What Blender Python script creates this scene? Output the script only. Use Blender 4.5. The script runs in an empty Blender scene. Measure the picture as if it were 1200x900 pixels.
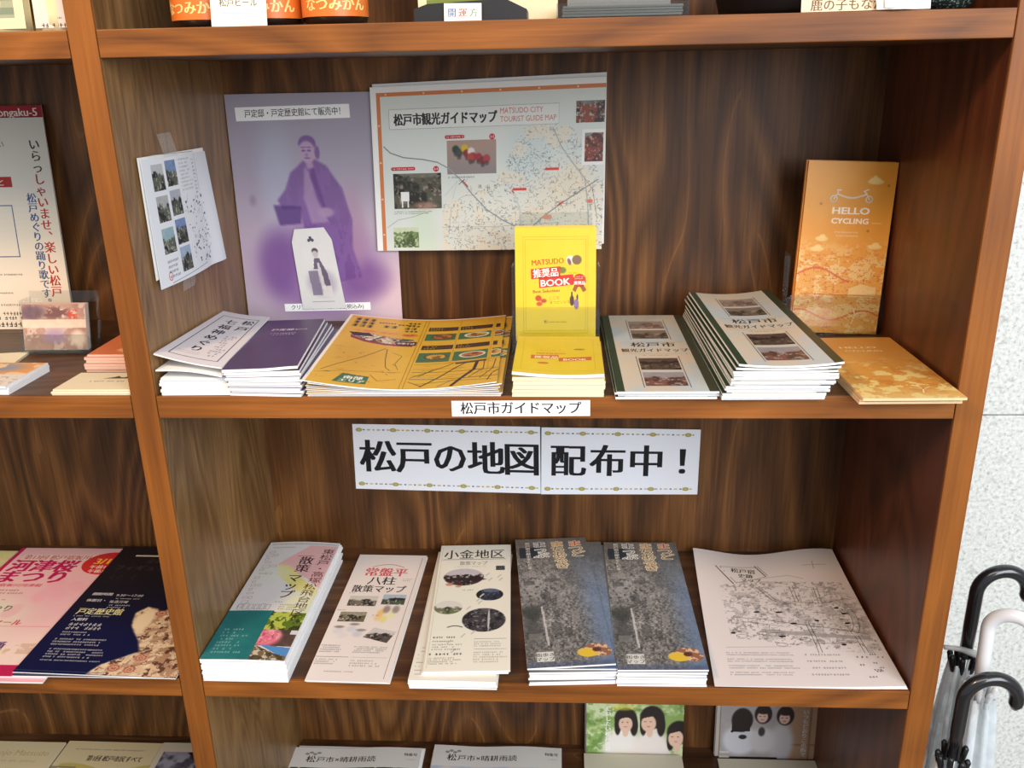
import bpy, math, random
import numpy as np
from mathutils import Matrix, Vector

# ------------------------------------------------------------------ camera, light, exposure
SC = bpy.context.scene
COL = SC.collection
CAM_POS = Vector((0.4138, -0.8282, -0.0424))
PITCH, YAW, ROLL, FPX = 0.3398, -0.0578, -0.0208, 1036.36
fw = Vector((math.sin(YAW)*math.cos(PITCH), math.cos(YAW)*math.cos(PITCH), -math.sin(PITCH)))
r0 = Vector((math.cos(YAW), -math.sin(YAW), 0)); u0 = r0.cross(fw)
rt = r0*math.cos(ROLL) + u0*math.sin(ROLL); up = -r0*math.sin(ROLL) + u0*math.cos(ROLL)
cd = bpy.data.cameras.new('camera'); cd.sensor_width = 36; cd.lens = FPX/1200*36
cd.clip_start = 0.02
cam = bpy.data.objects.new('camera', cd); COL.objects.link(cam)
M = Matrix((rt, up, -fw)).transposed().to_4x4(); M.translation = CAM_POS
cam.matrix_world = M; SC.camera = cam
SC.view_settings.view_transform = 'Standard'; SC.view_settings.look = 'None'
SC.view_settings.gamma = 1; SC.view_settings.use_curve_mapping = False
SC.view_settings.exposure = 0.0

W = bpy.data.worlds.new('world'); SC.world = W; W.use_nodes = True
W.node_tree.nodes['Background'].inputs[0].default_value = (0.86, 0.93, 1.0, 1)
W.node_tree.nodes['Background'].inputs[1].default_value = 0.55

def area(name, loc, target, sx, sy, power, col):
    l = bpy.data.lights.new(name, 'AREA'); l.shape = 'RECTANGLE'; l.size = sx; l.size_y = sy
    l.energy = power; l.color = col
    o = bpy.data.objects.new(name, l); COL.objects.link(o); o.location = loc
    o.rotation_euler = (Vector(target)-Vector(loc)).to_track_quat('-Z', 'Y').to_euler()
    return o
area('window_light', (1.95, -2.5, 0.75), (0.4, 0.1, -0.4), 2.2, 1.9, 112, (0.93, 0.96, 1.0))
area('ceiling_light_panel', (0.25, -1.55, 1.05), (0.4, 0.1, -0.5), 1.2, 0.5, 11, (1.0, 0.90, 0.78))
area('ceiling_spot_warm', (-0.55, -1.0, 0.85), (-0.1, 0.1, -0.4), 0.20, 0.20, 17, (1.0, 0.62, 0.34))

# ------------------------------------------------------------------ colours, materials
def lin(c):
    c = np.asarray(c, dtype=np.float64)
    if c.max() > 1.001: c = c/255.0
    c = np.clip(c, 0, 1)
    return np.where(c <= 0.04045, c/12.92, ((c+0.055)/1.055)**2.4)

def L4(c): return tuple(float(x) for x in lin(c)) + (1.0,)

MATS = {}
def principled(name):
    m = bpy.data.materials.new(name); m.use_nodes = True
    nt = m.node_tree; b = nt.nodes['Principled BSDF']
    return m, nt, b

def plain(name, col, rough=0.5, metal=0.0, spec=0.5, trans=0.0, ior=1.5, bump=0.0, bscale=300, alpha=1.0, coat=0.0):
    if name in MATS: return MATS[name]
    m, nt, b = principled(name)
    b.inputs['Roughness'].default_value = rough
    b.inputs['Metallic'].default_value = metal
    b.inputs['Specular IOR Level'].default_value = spec
    b.inputs['Transmission Weight'].default_value = trans
    b.inputs['IOR'].default_value = ior
    b.inputs['Alpha'].default_value = alpha
    b.inputs['Coat Weight'].default_value = coat
    tc = nt.nodes.new('ShaderNodeTexCoord')
    n = nt.nodes.new('ShaderNodeTexNoise'); n.inputs['Scale'].default_value = bscale; n.inputs['Detail'].default_value = 3
    nt.links.new(tc.outputs['Object'], n.inputs['Vector'])
    mx = nt.nodes.new('ShaderNodeMix'); mx.data_type = 'RGBA'
    c = L4(col)
    mx.inputs[6].default_value = tuple(x*0.94 for x in c[:3])+(1,)
    mx.inputs[7].default_value = tuple(min(1, x*1.05) for x in c[:3])+(1,)
    nt.links.new(n.outputs['Fac'], mx.inputs[0])
    nt.links.new(mx.outputs[2], b.inputs['Base Color'])
    if bump:
        bp = nt.nodes.new('ShaderNodeBump'); bp.inputs['Strength'].default_value = bump; bp.inputs['Distance'].default_value = 0.001
        nt.links.new(n.outputs['Fac'], bp.inputs['Height']); nt.links.new(bp.outputs[0], b.inputs['Normal'])
    MATS[name] = m
    return m

def printmat(name, rough, spec=0.5, coat=0.0):
    if name in MATS: return MATS[name]
    m, nt, b = principled(name)
    a = nt.nodes.new('ShaderNodeVertexColor'); a.layer_name = 'Col'
    nt.links.new(a.outputs['Color'], b.inputs['Base Color'])
    b.inputs['Roughness'].default_value = rough; b.inputs['Specular IOR Level'].default_value = spec
    b.inputs['Coat Weight'].default_value = coat; b.inputs['Coat Roughness'].default_value = 0.2
    MATS[name] = m
    return m
P_MATTE = printmat('printed_paper', 0.65, 0.3)
P_GLOSS = printmat('printed_coated_paper', 0.38, 0.45)
P_LAM = printmat('laminated_print', 0.22, 0.5)
PAPER = plain('white_paper', (238, 236, 233), 0.75, spec=0.2, bump=0.05, bscale=900)
PAPER_W = plain('bright_white_paper', (243, 243, 243), 0.7, spec=0.2, bump=0.05, bscale=900)
PAPER_C = plain('cream_paper', (238, 227, 196), 0.75, spec=0.2, bump=0.05, bscale=900)
def thin_clear(name, tint, rough=0.04):
    """thin clear sheet: light passes straight through, the surface reflects by Fresnel"""
    m, nt, b = principled(name); N = nt.nodes; K = nt.links.new
    tr = N.new('ShaderNodeBsdfTransparent'); tr.inputs[0].default_value = L4(tint)
    gl = N.new('ShaderNodeBsdfGlossy'); gl.inputs['Roughness'].default_value = rough
    lw = N.new('ShaderNodeLayerWeight'); pw = N.new('ShaderNodeMath'); pw.operation = 'POWER'; pw.inputs[1].default_value = 4.0; K(lw.outputs['Facing'], pw.inputs[0])
    fr = N.new('ShaderNodeMath'); fr.operation = 'MULTIPLY_ADD'; fr.inputs[1].default_value = 0.6; fr.inputs[2].default_value = 0.045; K(pw.outputs[0], fr.inputs[0]); mx = N.new('ShaderNodeMixShader')
    K(fr.outputs[0], mx.inputs[0]); K(tr.outputs[0], mx.inputs[1]); K(gl.outputs[0], mx.inputs[2]); K(mx.outputs[0], N['Material Output'].inputs['Surface'])
    return m
ACRYL = thin_clear('clear_acrylic', (246, 248, 247))
TAPE = plain('clear_tape', (235, 235, 230), 0.25, alpha=0.2)

def wood(name, axis, dark, mid, light, rough=0.42, gs=1.0, coat=0.25, var=1.0):
    """stained softwood; axis = grain direction, figure = contours of a stretched noise"""
    m, nt, b = principled(name); N = nt.nodes; K = nt.links.new
    tc = N.new('ShaderNodeTexCoord')
    def mapped(s_long, s_cross):
        mp = N.new('ShaderNodeMapping')
        s = [s_cross]*3; s[axis] = s_long
        mp.inputs['Scale'].default_value = s
        K(tc.outputs['Object'], mp.inputs['Vector']); return mp.outputs[0]
    def noise(vec, scale, det, dist=0.0, rough_=0.5):
        n = N.new('ShaderNodeTexNoise'); n.inputs['Scale'].default_value = scale; n.inputs['Detail'].default_value = det
        n.inputs['Distortion'].default_value = dist; n.inputs['Roughness'].default_value = rough_
        K(vec, n.inputs['Vector']); return n.outputs['Fac']
    def math_(op, a, bb=None):
        n = N.new('ShaderNodeMath'); n.operation = op
        for i, x in enumerate((a, bb)):
            if x is None: continue
            if isinstance(x, (int, float)): n.inputs[i].default_value = x
            else: K(x, n.inputs[i])
        return n.outputs[0]
    def ramp(f, stops):
        r = N.new('ShaderNodeValToRGB'); e = r.color_ramp.elements
        while len(e) < len(stops): e.new(0.5)
        for el, (p, c) in zip(e, stops): el.position = p; el.color = c
        K(f, r.inputs[0]); return r.outputs[0]
    fld = noise(mapped(0.22, 1.0), 3.2*gs, 2, 0.6)
    cont = math_('FRACT', math_('MULTIPLY', fld, 22.0))
    tri = math_('ABSOLUTE', math_('SUBTRACT', math_('MULTIPLY', cont, 2.0), 1.0))
    fib = noise(mapped(0.03, 1.0), 260*gs, 4, 0.0, 0.6)
    med = noise(mapped(0.07, 1.0), 52*gs, 4, 0.8)
    blot = noise(mapped(0.5, 1.0), 5.0*gs, 3, 0.5)
    f = math_('ADD', math_('MULTIPLY', tri, 0.24*var), math_('MULTIPLY', fib, 0.46))
    f = math_('ADD', f, math_('MULTIPLY', med, 0.36*var))
    f = math_('ADD', f, math_('MULTIPLY', blot, 0.50))
    f = math_('SUBTRACT', f, 0.28)
    col = ramp(f, [(0.22, L4(dark)), (0.5, L4(mid)), (0.78, L4(light))])
    # pale chatter flecks along some growth rings
    line = math_('GREATER_THAN', cont, 0.955)
    gate = math_('MULTIPLY', line, math_('GREATER_THAN', noise(mapped(0.25, 1.0), 14*gs, 2), 0.56))
    mx = N.new('ShaderNodeMix'); mx.data_type = 'RGBA'
    K(math_('MULTIPLY', gate, 0.17 if var == 1.0 else 0.0), mx.inputs[0]); K(col, mx.inputs[6]); mx.inputs[7].default_value = L4([min(255, c*1.25+12) for c in light])
    # small dark knots
    vo = N.new('ShaderNodeTexVoronoi'); vo.inputs['Scale'].default_value = 7*gs; K(mapped(0.55, 1.0), vo.inputs['Vector'])
    kn = math_('MULTIPLY', math_('LESS_THAN', vo.outputs['Distance'], 0.022), 0.6)
    mk = N.new('ShaderNodeMix'); mk.data_type = 'RGBA'
    K(kn, mk.inputs[0]); K(mx.outputs[2], mk.inputs[6]); mk.inputs[7].default_value = L4([c*0.5 for c in dark])
    K(mk.outputs[2], b.inputs['Base Color'])
    b.inputs['Roughness'].default_value = rough; b.inputs['Specular IOR Level'].default_value = 0.3
    b.inputs['Coat Weight'].default_value = coat; b.inputs['Coat Roughness'].default_value = 0.35
    bp = N.new('ShaderNodeBump'); bp.inputs['Strength'].default_value = 0.25; bp.inputs['Distance'].default_value = 0.0006
    K(f, bp.inputs['Height']); K(bp.outputs[0], b.inputs['Normal'])
    return m
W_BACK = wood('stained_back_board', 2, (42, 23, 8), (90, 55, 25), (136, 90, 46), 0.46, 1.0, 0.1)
W_SIDE = wood('stained_side_board', 2, (56, 26, 12), (94, 48, 26), (118, 68, 38), 0.38, 1.5, 0.25, 0.8)
W_DIV = wood('stained_divider_sheen', 2, (98, 70, 38), (154, 117, 73), (196, 156, 108), 0.38, 1.9, 0.3, 0.5)  # paler than the other boards: the grazing sheen is put into the colour
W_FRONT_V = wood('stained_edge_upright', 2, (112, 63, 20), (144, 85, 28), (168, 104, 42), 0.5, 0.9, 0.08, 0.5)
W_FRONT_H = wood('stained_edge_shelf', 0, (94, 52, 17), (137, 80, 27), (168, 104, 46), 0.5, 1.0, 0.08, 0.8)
W_TOP = wood('stained_shelf_top', 0, (50, 29, 14), (80, 50, 27), (112, 76, 44), 0.40, 1.1, 0.15)

def stone():
    m, nt, b = principled('speckled_stone'); N = nt.nodes; K = nt.links.new
    tc = N.new('ShaderNodeTexCoord')
    def nz(s, d, r=0.5):
        n = N.new('ShaderNodeTexNoise'); n.inputs['Scale'].default_value = s; n.inputs['Detail'].default_value = d; n.inputs['Roughness'].default_value = r
        K(tc.outputs['Object'], n.inputs['Vector']); return n.outputs['Fac']
    r = N.new('ShaderNodeValToRGB'); e = r.color_ramp.elements
    e[0].position = 0.33; e[0].color = L4((166, 168, 161)); e[1].position = 0.62; e[1].color = L4((236, 237, 232))
    x = e.new(0.45); x.color = L4((214, 216, 209))
    K(nz(190, 5, 0.7), r.inputs[0])
    r2 = N.new('ShaderNodeValToRGB'); e = r2.color_ramp.elements
    e[0].position = 0.30; e[0].color = (0.76, 0.76, 0.73, 1); e[1].position = 0.42; e[1].color = (1, 1, 1, 1)
    K(nz(60, 2), r2.inputs[0])
    mx = N.new('ShaderNodeMix'); mx.data_type = 'RGBA'; mx.blend_type = 'MULTIPLY'; mx.inputs[0].default_value = 0.8
    K(r.outputs[0], mx.inputs[6]); K(r2.outputs[0], mx.inputs[7]); K(mx.outputs[2], b.inputs['Base Color'])
    b.inputs['Roughness'].default_value = 0.45
    return m
STONE = stone()

# ------------------------------------------------------------------ object helpers
def tag(o, label=None, cat=None, group=None, kind=None):
    if label: o['label'] = label
    if cat: o['category'] = cat
    if group: o['group'] = group
    if kind: o['kind'] = kind
    return o

def empty(name, loc, label=None, cat=None, group=None):
    o = bpy.data.objects.new(name, None); COL.objects.link(o); o.location = loc
    o.empty_display_size = 0.02
    return tag(o, label, cat, group)

def link_mesh(name, me, parent=None, loc=None):
    o = bpy.data.objects.new(name, me); COL.objects.link(o)
    if loc is not None: o.location = loc
    if parent is not None: o.parent = parent
    return o

def raw(name, V, F, mats, cols=None, smooth=False):
    me = bpy.data.meshes.new(name)
    me.from_pydata([tuple(map(float, v)) for v in V], [], F)
    for m in (mats if isinstance(mats, (list, tuple)) else [mats]): me.materials.append(m)
    if cols is not None:
        a = me.color_attributes.new('Col', 'FLOAT_COLOR', 'CORNER')
        n = np.array([len(f) for f in F])
        c = np.repeat(np.asarray(cols, dtype=np.float32), n, axis=0)
        c = np.hstack([c, np.ones((len(c), 1), np.float32)])
        a.data.foreach_set('color', c.ravel())
    if smooth: me.polygons.foreach_set('use_smooth', [True]*len(me.polygons))
    me.update()
    return me

def bevel_box(name, lo, hi, mat, parent=None, bev=0.0, loc=None):
    """box with optional chamfered edges; local coordinates"""
    import bmesh
    bm = bmesh.new(); bmesh.ops.create_cube(bm, size=1)
    c = [(a+b_)/2 for a, b_ in zip(lo, hi)]; s = [b_-a for a, b_ in zip(lo, hi)]
    for v in bm.verts: v.co = Vector((c[i]+v.co[i]*s[i] for i in range(3)))
    if bev: bmesh.ops.bevel(bm, geom=bm.edges[:], offset=bev, segments=2, affect='EDGES', profile=0.6)
    me = bpy.data.meshes.new(name); bm.to_mesh(me); bm.free(); me.materials.append(mat)
    return link_mesh(name, me, parent, loc)

# ---- surfaces: everything in mm, world frame, S(u,v,lift) -> (N,3)
class Surf:
    def __init__(s, w, h, P, bend=None):
        """P: corners front-left, front-right, back-right, back-left (mm)"""
        s.w, s.h = w, h; s.P = [np.array(p, float) for p in P]; s.bend = bend
        a = s.P[1]-s.P[0]; b_ = s.P[3]-s.P[0]; n = np.cross(a, b_); s.n = n/np.linalg.norm(n)
        s.bent = bend is not None
    def pos(s, u, v):
        a = (np.asarray(u, float)/s.w)[:, None]; b_ = (np.asarray(v, float)/s.h)[:, None]
        p = s.P[0]*(1-a)*(1-b_)+s.P[1]*a*(1-b_)+s.P[2]*a*b_+s.P[3]*(1-a)*b_
        if s.bend is not None: p = p + s.n*np.asarray(s.bend(a[:, 0], b_[:, 0]))[:, None]
        return p
    def __call__(s, u, v, lift=0.0):
        p = s.pos(u, v)
        if s.bend is None: n = s.n
        else:
            e = 1.0
            du = s.pos(np.asarray(u, float)+e, v)-p; dv = s.pos(u, np.asarray(v, float)+e)-p
            n = np.cross(du, dv); n /= np.linalg.norm(n, axis=1)[:, None]
        return p + n*(lift if np.isscalar(lift) else np.asarray(lift)[:, None])
    def moved(s, d):
        return Surf(s.w, s.h, [p+np.array(d, float) for p in s.P], s.bend)

def rect_surf(x, y, z, w, h, rot=0.0, bend=None):
    r = math.radians(rot); c, s_ = math.cos(r), math.sin(r)
    p = np.array([x, y, z]); a = np.array([c, s_, 0])*w; b_ = np.array([-s_, c, 0])*h
    return Surf(w, h, [p, p+a, p+a+b_, p+b_], bend)

def stand_surf(x, y, z, w, h, lean=0.0, roll=0.0, yaw=0.0, bend=None):
    """upright sheet facing -Y; lean = degrees tipped back, roll = degrees counter-clockwise seen from the front"""
    R = Matrix.Rotation(math.radians(yaw), 3, 'Z') @ Matrix.Rotation(math.radians(-lean), 3, 'X') @ Matrix.Rotation(math.radians(-roll), 3, 'Y')
    p = np.array([x, y, z], float); a = np.array(R @ Vector((w, 0, 0))); b_ = np.array(R @ Vector((0, 0, h)))
    return Surf(w, h, [p, p+a, p+a+b_, p+b_], bend)

def grid_faces(nu, nv):
    i = np.arange(nu); j = np.arange(nv); I, J = np.meshgrid(i, j)
    a = (J*(nu+1)+I).ravel()
    return np.stack([a, a+1, a+nu+2, a+nu+1], 1)

def slab_mesh(name, S, org, thick, mat, layers=1, z0=0.0, nu=None, nv=None, rnd=0.0, shade=None):
    """sheets of paper following S; z0..z0+thick above S, cut into `layers` leaves with fine gaps"""
    nu = nu or (28 if S.bent else 1); nv = nv or (16 if S.bent else 1)
    rg = random.Random(name+str(round(S.w))+str(layers)); V = []; F = []
    t = thick/layers
    for k in range(layers):
        du = rg.uniform(-rnd, rnd); dv = rg.uniform(-rnd, rnd)
        uu, vv = np.meshgrid(np.linspace(0, S.w, nu+1), np.linspace(0, S.h, nv+1)); uu = uu.ravel()+du; vv = vv.ravel()+dv
        lo = z0+k*t; hi = z0+(k+1)*t-(t*0.16 if layers > 1 else 0)
        b0 = len(V); n1 = (nu+1)*(nv+1)
        V += list(S(uu, vv, lo)); V += list(S(uu, vv, hi))
        g = grid_faces(nu, nv)
        F += [tuple(int(x)+b0+n1 for x in q) for q in g]
        F += [tuple(int(x)+b0 for x in q[::-1]) for q in g]
        ring = [i for i in range(nu)] + [nu+(nu+1)*j for j in range(nv)] + [(nv)*(nu+1)+nu-i for i in range(nu)] + [(nv-j)*(nu+1) for j in range(nv)]
        for i in range(len(ring)):
            a, c = ring[i], ring[(i+1) % len(ring)]
            F.append((b0+a, b0+c, b0+n1+c, b0+n1+a))
    V = (np.array(V)-org)/1000
    return raw(name, V, F, mat)

def cover_mesh(name, S, org, lift, painter, res, mat, inset=0.0):
    nu = max(1, int(round(S.w/res))); nv = max(1, int(round(S.h/res)))
    uu, vv = np.meshgrid(np.linspace(inset, S.w-inset, nu+1), np.linspace(inset, S.h-inset, nv+1))
    V = (S(uu.ravel(), vv.ravel(), lift)-org)/1000
    g = grid_faces(nu, nv)
    uc = (uu[:-1, :-1]+uu[1:, 1:])/2; vc = (vv[:-1, :-1]+vv[1:, 1:])/2
    c = painter(uc.ravel(), vc.ravel())
    c = lin(np.clip(np.asarray(c, float), 0, 255)/255.0)
    return raw(name, V, [tuple(map(int, q)) for q in g], mat, c, smooth=S.bent)

# ------------------------------------------------------------------ lettering
GL = {}
def glyph(s):
    if s in GL: return GL[s]
    c = bpy.data.curves.new('glyph', 'FONT'); c.body = s; c.size = 1; c.resolution_u = 2
    o = bpy.data.objects.new('glyph', c); me = o.to_mesh()
    V = np.array([tuple(v.co) for v in me.vertices])[:, :2] if len(me.vertices) else np.zeros((0, 2))
    F = [tuple(p.vertices) for p in me.polygons]
    o.to_mesh_clear(); bpy.data.objects.remove(o); bpy.data.curves.remove(c)
    GL[s] = (V, F); return GL[s]

class Ink:
    """flat print on a sheet: shapes in sheet mm; every add goes a hair above the one before"""
    def __init__(s): s.V = []; s.F = []; s.C = []; s.Z = []; s.n = 0; s.k = 0
    def add(s, V, F, col, z=None):
        V = np.asarray(V, float)
        if len(V) == 0: return s
        z = (0.10+0.035*s.k) if z is None else z
        s.V.append(V); s.Z.append(np.full(len(V), z)); c = lin(np.asarray(col, float)/255.0)
        s.F += [tuple(i+s.n for i in f) for f in F]; s.C += [c]*len(F); s.n += len(V)
        return s
    def up(s, n=1): s.k += n; return s
    def poly(s, pts, col, step=7.0):
        """filled shape, cut into narrow strips along u so that it can follow a curved sheet"""
        x0 = min(p[0] for p in pts); x1 = max(p[0] for p in pts)
        if x1-x0 <= step*1.5: return s.add(pts, [tuple(range(len(pts)))], col)
        def clip(P, x, keep):
            out = []
            for i in range(len(P)):
                a, b_ = P[i], P[(i+1) % len(P)]; ia = (a[0]-x)*keep >= 0; ib = (b_[0]-x)*keep >= 0
                if ia: out.append(a)
                if ia != ib: t = (x-a[0])/(b_[0]-a[0]); out.append((x, a[1]+(b_[1]-a[1])*t))
            return out
        n = int(math.ceil((x1-x0)/step)); P = [tuple(map(float, p)) for p in pts]
        for i in range(n):
            q = clip(clip(P, x0+(x1-x0)*i/n, 1), x0+(x1-x0)*(i+1)/n, -1)
            if len(q) > 2: s.add(q, [tuple(range(len(q)))], col)
        return s
    def rect(s, a, b_, c, d, col):
        n = max(1, int(abs(c-a)/7)); m = max(1, int(abs(d-b_)/12))
        uu, vv = np.meshgrid(np.linspace(a, c, n+1), np.linspace(b_, d, m+1))
        return s.add(np.stack([uu.ravel(), vv.ravel()], 1), [tuple(map(int, q)) for q in grid_faces(n, m)], col)
    def ell(s, x, y, rx, ry, col, n=18, rot=0):
        t = np.arange(n)/n*2*math.pi; X = rx*np.cos(t); Y = ry*np.sin(t); r = math.radians(rot)
        return s.poly(list(zip(x+X*math.cos(r)-Y*math.sin(r), y+X*math.sin(r)+Y*math.cos(r))), col)
    def line(s, pts, w, col):
        pts = [np.array(p, float) for p in pts]; V = []; F = []
        for a, b_ in zip(pts[:-1], pts[1:]):
            L = np.linalg.norm(b_-a); m = max(1, int(L/7)); d = (b_-a)/max(L, 1e-6); nn = np.array([-d[1], d[0]])*w/2
            for k in range(m):
                p = a+(b_-a)*k/m - (d*w*0.4 if k == 0 else 0); q = a+(b_-a)*(k+1)/m + (d*w*0.4 if k == m-1 else 0)
                i = len(V); V += [p-nn, q-nn, q+nn, p+nn]; F.append((i, i+1, i+2, i+3))
        return s.add(V, F, col)
    def frame(s, a, b_, c, d, w, col): return s.line([(a, b_), (c, b_), (c, d), (a, d), (a, b_)], w, col)
    def text(s, body, u, v, size, col, align='c', bold=0.0, boldy=0.0, sx=1.0, rot=0.0, width=None):
        """size = em height in mm; (u,v) = anchor on the baseline"""
        V, F = glyph(body)
        if len(V) == 0: return s
        V = V*size/0.93; V = V*[sx, 1]
        x0, x1 = V[:, 0].min(), V[:, 0].max()
        if width: V = V*[width/(x1-x0), 1]; x0, x1 = V[:, 0].min(), V[:, 0].max()
        V = V-[{'c': (x0+x1)/2, 'l': x0, 'r': x1}[align], 0]
        r = math.radians(rot); R = np.array([[math.cos(r), math.sin(r)], [-math.sin(r), math.cos(r)]])
        offs = [(0, 0)]
        if bold: offs = [(k*bold*size, 0) for k in (-.5, -.17, .17, .5)]
        if boldy: offs += [(a[0], t*boldy*size) for a in list(offs) for t in (-.5, .5)]
        for i, o in enumerate(offs): s.add((V+o)@R+[u, v], F, col, 0.10+0.035*s.k+0.002*i)
        return s
    def vtext(s, body, u, v, size, col, bold=0.0, pitch=None, boldy=0.0, sx=1.0, du=0.0):
        pitch = pitch or size*1.02
        for i, ch in enumerate(body):
            if ch in ' 　': continue
            V, F = glyph(ch); V = V*size/0.93*[sx, 1]
            c = (V.min(0)+V.max(0))/2
            V0 = V-[size*0.5*sx, size*0.38]
            if ch in '、。': V0 = V-c+[size*0.3, size*0.3]
            if ch in 'ー(（)）': V0 = (V-c)@np.array([[0, -1], [1, 0]])
            if ch == '・': V0 = V-c
            offs = [(0, 0)]
            if bold: offs = [(k*bold*size, 0) for k in (-.5, 0, .5)]
            if boldy: offs += [(a[0], t*boldy*size) for a in list(offs) for t in (-.5, .5)]
            for j, o in enumerate(offs): s.add(V0+o+[u+du*i, v-size/2-i*pitch], F, col, 0.10+0.035*s.k+0.002*j)
        return s
    def rows(s, u0, v0, u1, v1, n, col, seed=1, fill=0.75, ragged=0.3):
        """lines of print too small to read in the photograph"""
        rg = random.Random(seed); ph = (v1-v0)/n; h = ph*fill*0.75
        for k in range(n):
            y = v1-(k+0.5)*ph; x = u0; xe = u1-rg.random()*ragged*(u1-u0)
            while x < xe:
                cw = h*rg.uniform(0.7, 1.05)
                if rg.random() < 0.88:
                    s.add([(x, y-h*.06), (x+cw*.8, y-h*.06), (x+cw*.8, y+h*.14), (x, y+h*.14)], [(0, 1, 2, 3)], col)
                    q = rg.uniform(.2, .6)*cw
                    s.add([(x+q, y-h*.5), (x+q+h*.2, y-h*.5), (x+q+h*.2, y+h*.5), (x+q, y+h*.5)], [(0, 1, 2, 3)], col)
                    if rg.random() < .6: s.add([(x, y-h*.48), (x+cw*.75, y-h*.48), (x+cw*.75, y-h*.3), (x, y-h*.3)], [(0, 1, 2, 3)], col)
                x += cw*1.12
        return s
    def mesh(s, name, S, org, base, mat):
        V = np.vstack(s.V); Z = np.concatenate(s.Z)
        P = (S(V[:, 0], V[:, 1], Z+base)-org)/1000
        return raw(name, P, s.F, mat, np.array(s.C))

# ------------------------------------------------------------------ picture painting (numpy)
_T = np.random.RandomState(7).rand(16, 64, 64)
def vn(x, y, sc, seed=0):
    x = np.asarray(x)/sc+seed*7.31; y = np.asarray(y)/sc+seed*3.77
    xi = np.floor(x).astype(int); yi = np.floor(y).astype(int); fx = x-xi; fy = y-yi
    fx = fx*fx*(3-2*fx); fy = fy*fy*(3-2*fy); t = _T[seed % 16]
    g = lambda a, b_: t[a % 64, b_ % 64]
    return (g(xi, yi)*(1-fx)+g(xi+1, yi)*fx)*(1-fy)+(g(xi, yi+1)*(1-fx)+g(xi+1, yi+1)*fx)*fy
def fbm(x, y, sc, seed=0, o=4):
    a = 0; w = 0
    for k in range(o): a = a+vn(x, y, sc/2**k, seed+k)*.6**k; w += .6**k
    return a/w
def mixc(A, B, f):
    f = np.clip(np.asarray(f, float), 0, 1)[..., None] if not np.isscalar(f) else f
    return np.asarray(A, float)*(1-f)+np.asarray(B, float)*f
def full(u, c): return np.tile(np.array(c, float), (len(u), 1))
def sstep(a, b_, x): t = np.clip((x-a)/(b_-a), 0, 1); return t*t*(3-2*t)
def mell(u, v, x, y, rx, ry, soft=.15, rot=0):
    r = math.radians(rot); U = (u-x)*math.cos(r)+(v-y)*math.sin(r); V = -(u-x)*math.sin(r)+(v-y)*math.cos(r)
    return 1-sstep(1-soft, 1+soft, np.hypot(U/rx, V/ry))
def mrect(u, v, a, b_, c, d): return ((u >= a) & (u <= c) & (v >= b_) & (v <= d)).astype(float)
def spoly(u, v, pts, e=1.6):
    return sum(mpoly(u+a, v+b_, pts) for a, b_ in ((0, 0), (e, 0), (-e, 0), (0, e), (0, -e), (e*.7, e*.7), (-e*.7, e*.7), (e*.7, -e*.7), (-e*.7, -e*.7)))/9
def mpoly(u, v, pts):
    ins = np.zeros(len(u), bool); n = len(pts)
    for i in range(n):
        x1, y1 = pts[i]; x2, y2 = pts[(i+1) % n]
        if y1 == y2: continue
        c = ((y1 > v) != (y2 > v)) & (u < (x2-x1)*(v-y1)/(y2-y1)+x1); ins ^= c
    return ins.astype(float)
def scene_pic(u, v, a, b_, c, d, seed, sky=(190, 200, 212), mid=(120, 120, 110), dark=(40, 38, 34), lightc=(215, 210, 200), hor=.6, sc=None):
    """a small printed photograph in the box a,b..c,d: sky, ground masses, speckled detail"""
    sc = sc or (c-a)/3.0; x = (u-a)/(c-a); y = (v-b_)/(d-b_)
    n = fbm(u, v, sc, seed); n2 = fbm(u, v, sc/3, seed+3); h = hor+.25*(n-.5)*2
    out = mixc(full(u, mid), dark, sstep(.42, .6, n)*.9); out = mixc(out, lightc, sstep(.58, .72, n2)*.8)
    return mixc(out, mixc(full(u, sky), lightc, n2*.6), sstep(h-.03, h+.03, y))
def paste(base, pic, m): return mixc(base, pic, m)

# ------------------------------------------------------------------ structure: floor, wall
Z2, Z3, Z4 = -348.9, -696.8, -1045.5
FLOOR = -1.50
def structure():
    f = bevel_box('floor', (-2.6, -3.2, FLOOR-.05), (2.6, .4, FLOOR), plain('floor_stone', (120, 112, 104), .35, bscale=40)); tag(f, kind='structure')
    w = empty('wall_back', (0, .32, FLOOR)); tag(w, kind='structure')
    # core and stone panels with recessed joints
    bevel_box('wall_core', (-2.6, .012, 0), (2.6, .09, 2.6), plain('joint_grout', (120, 122, 118), .8), w)
    zs = [0, .405, 1.005, 1.605, 2.205, 2.6]; xs = [-2.6, -1.7, -.8, .1, 1.0+.42, 2.6]
    for i in range(5):
        for j in range(5):
            bevel_box('stone_panel', (xs[j]+.001, 0, zs[i]+.001), (xs[j+1]-.001, .012, zs[i+1]-.001), STONE, w, .0012)
structure()

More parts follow.
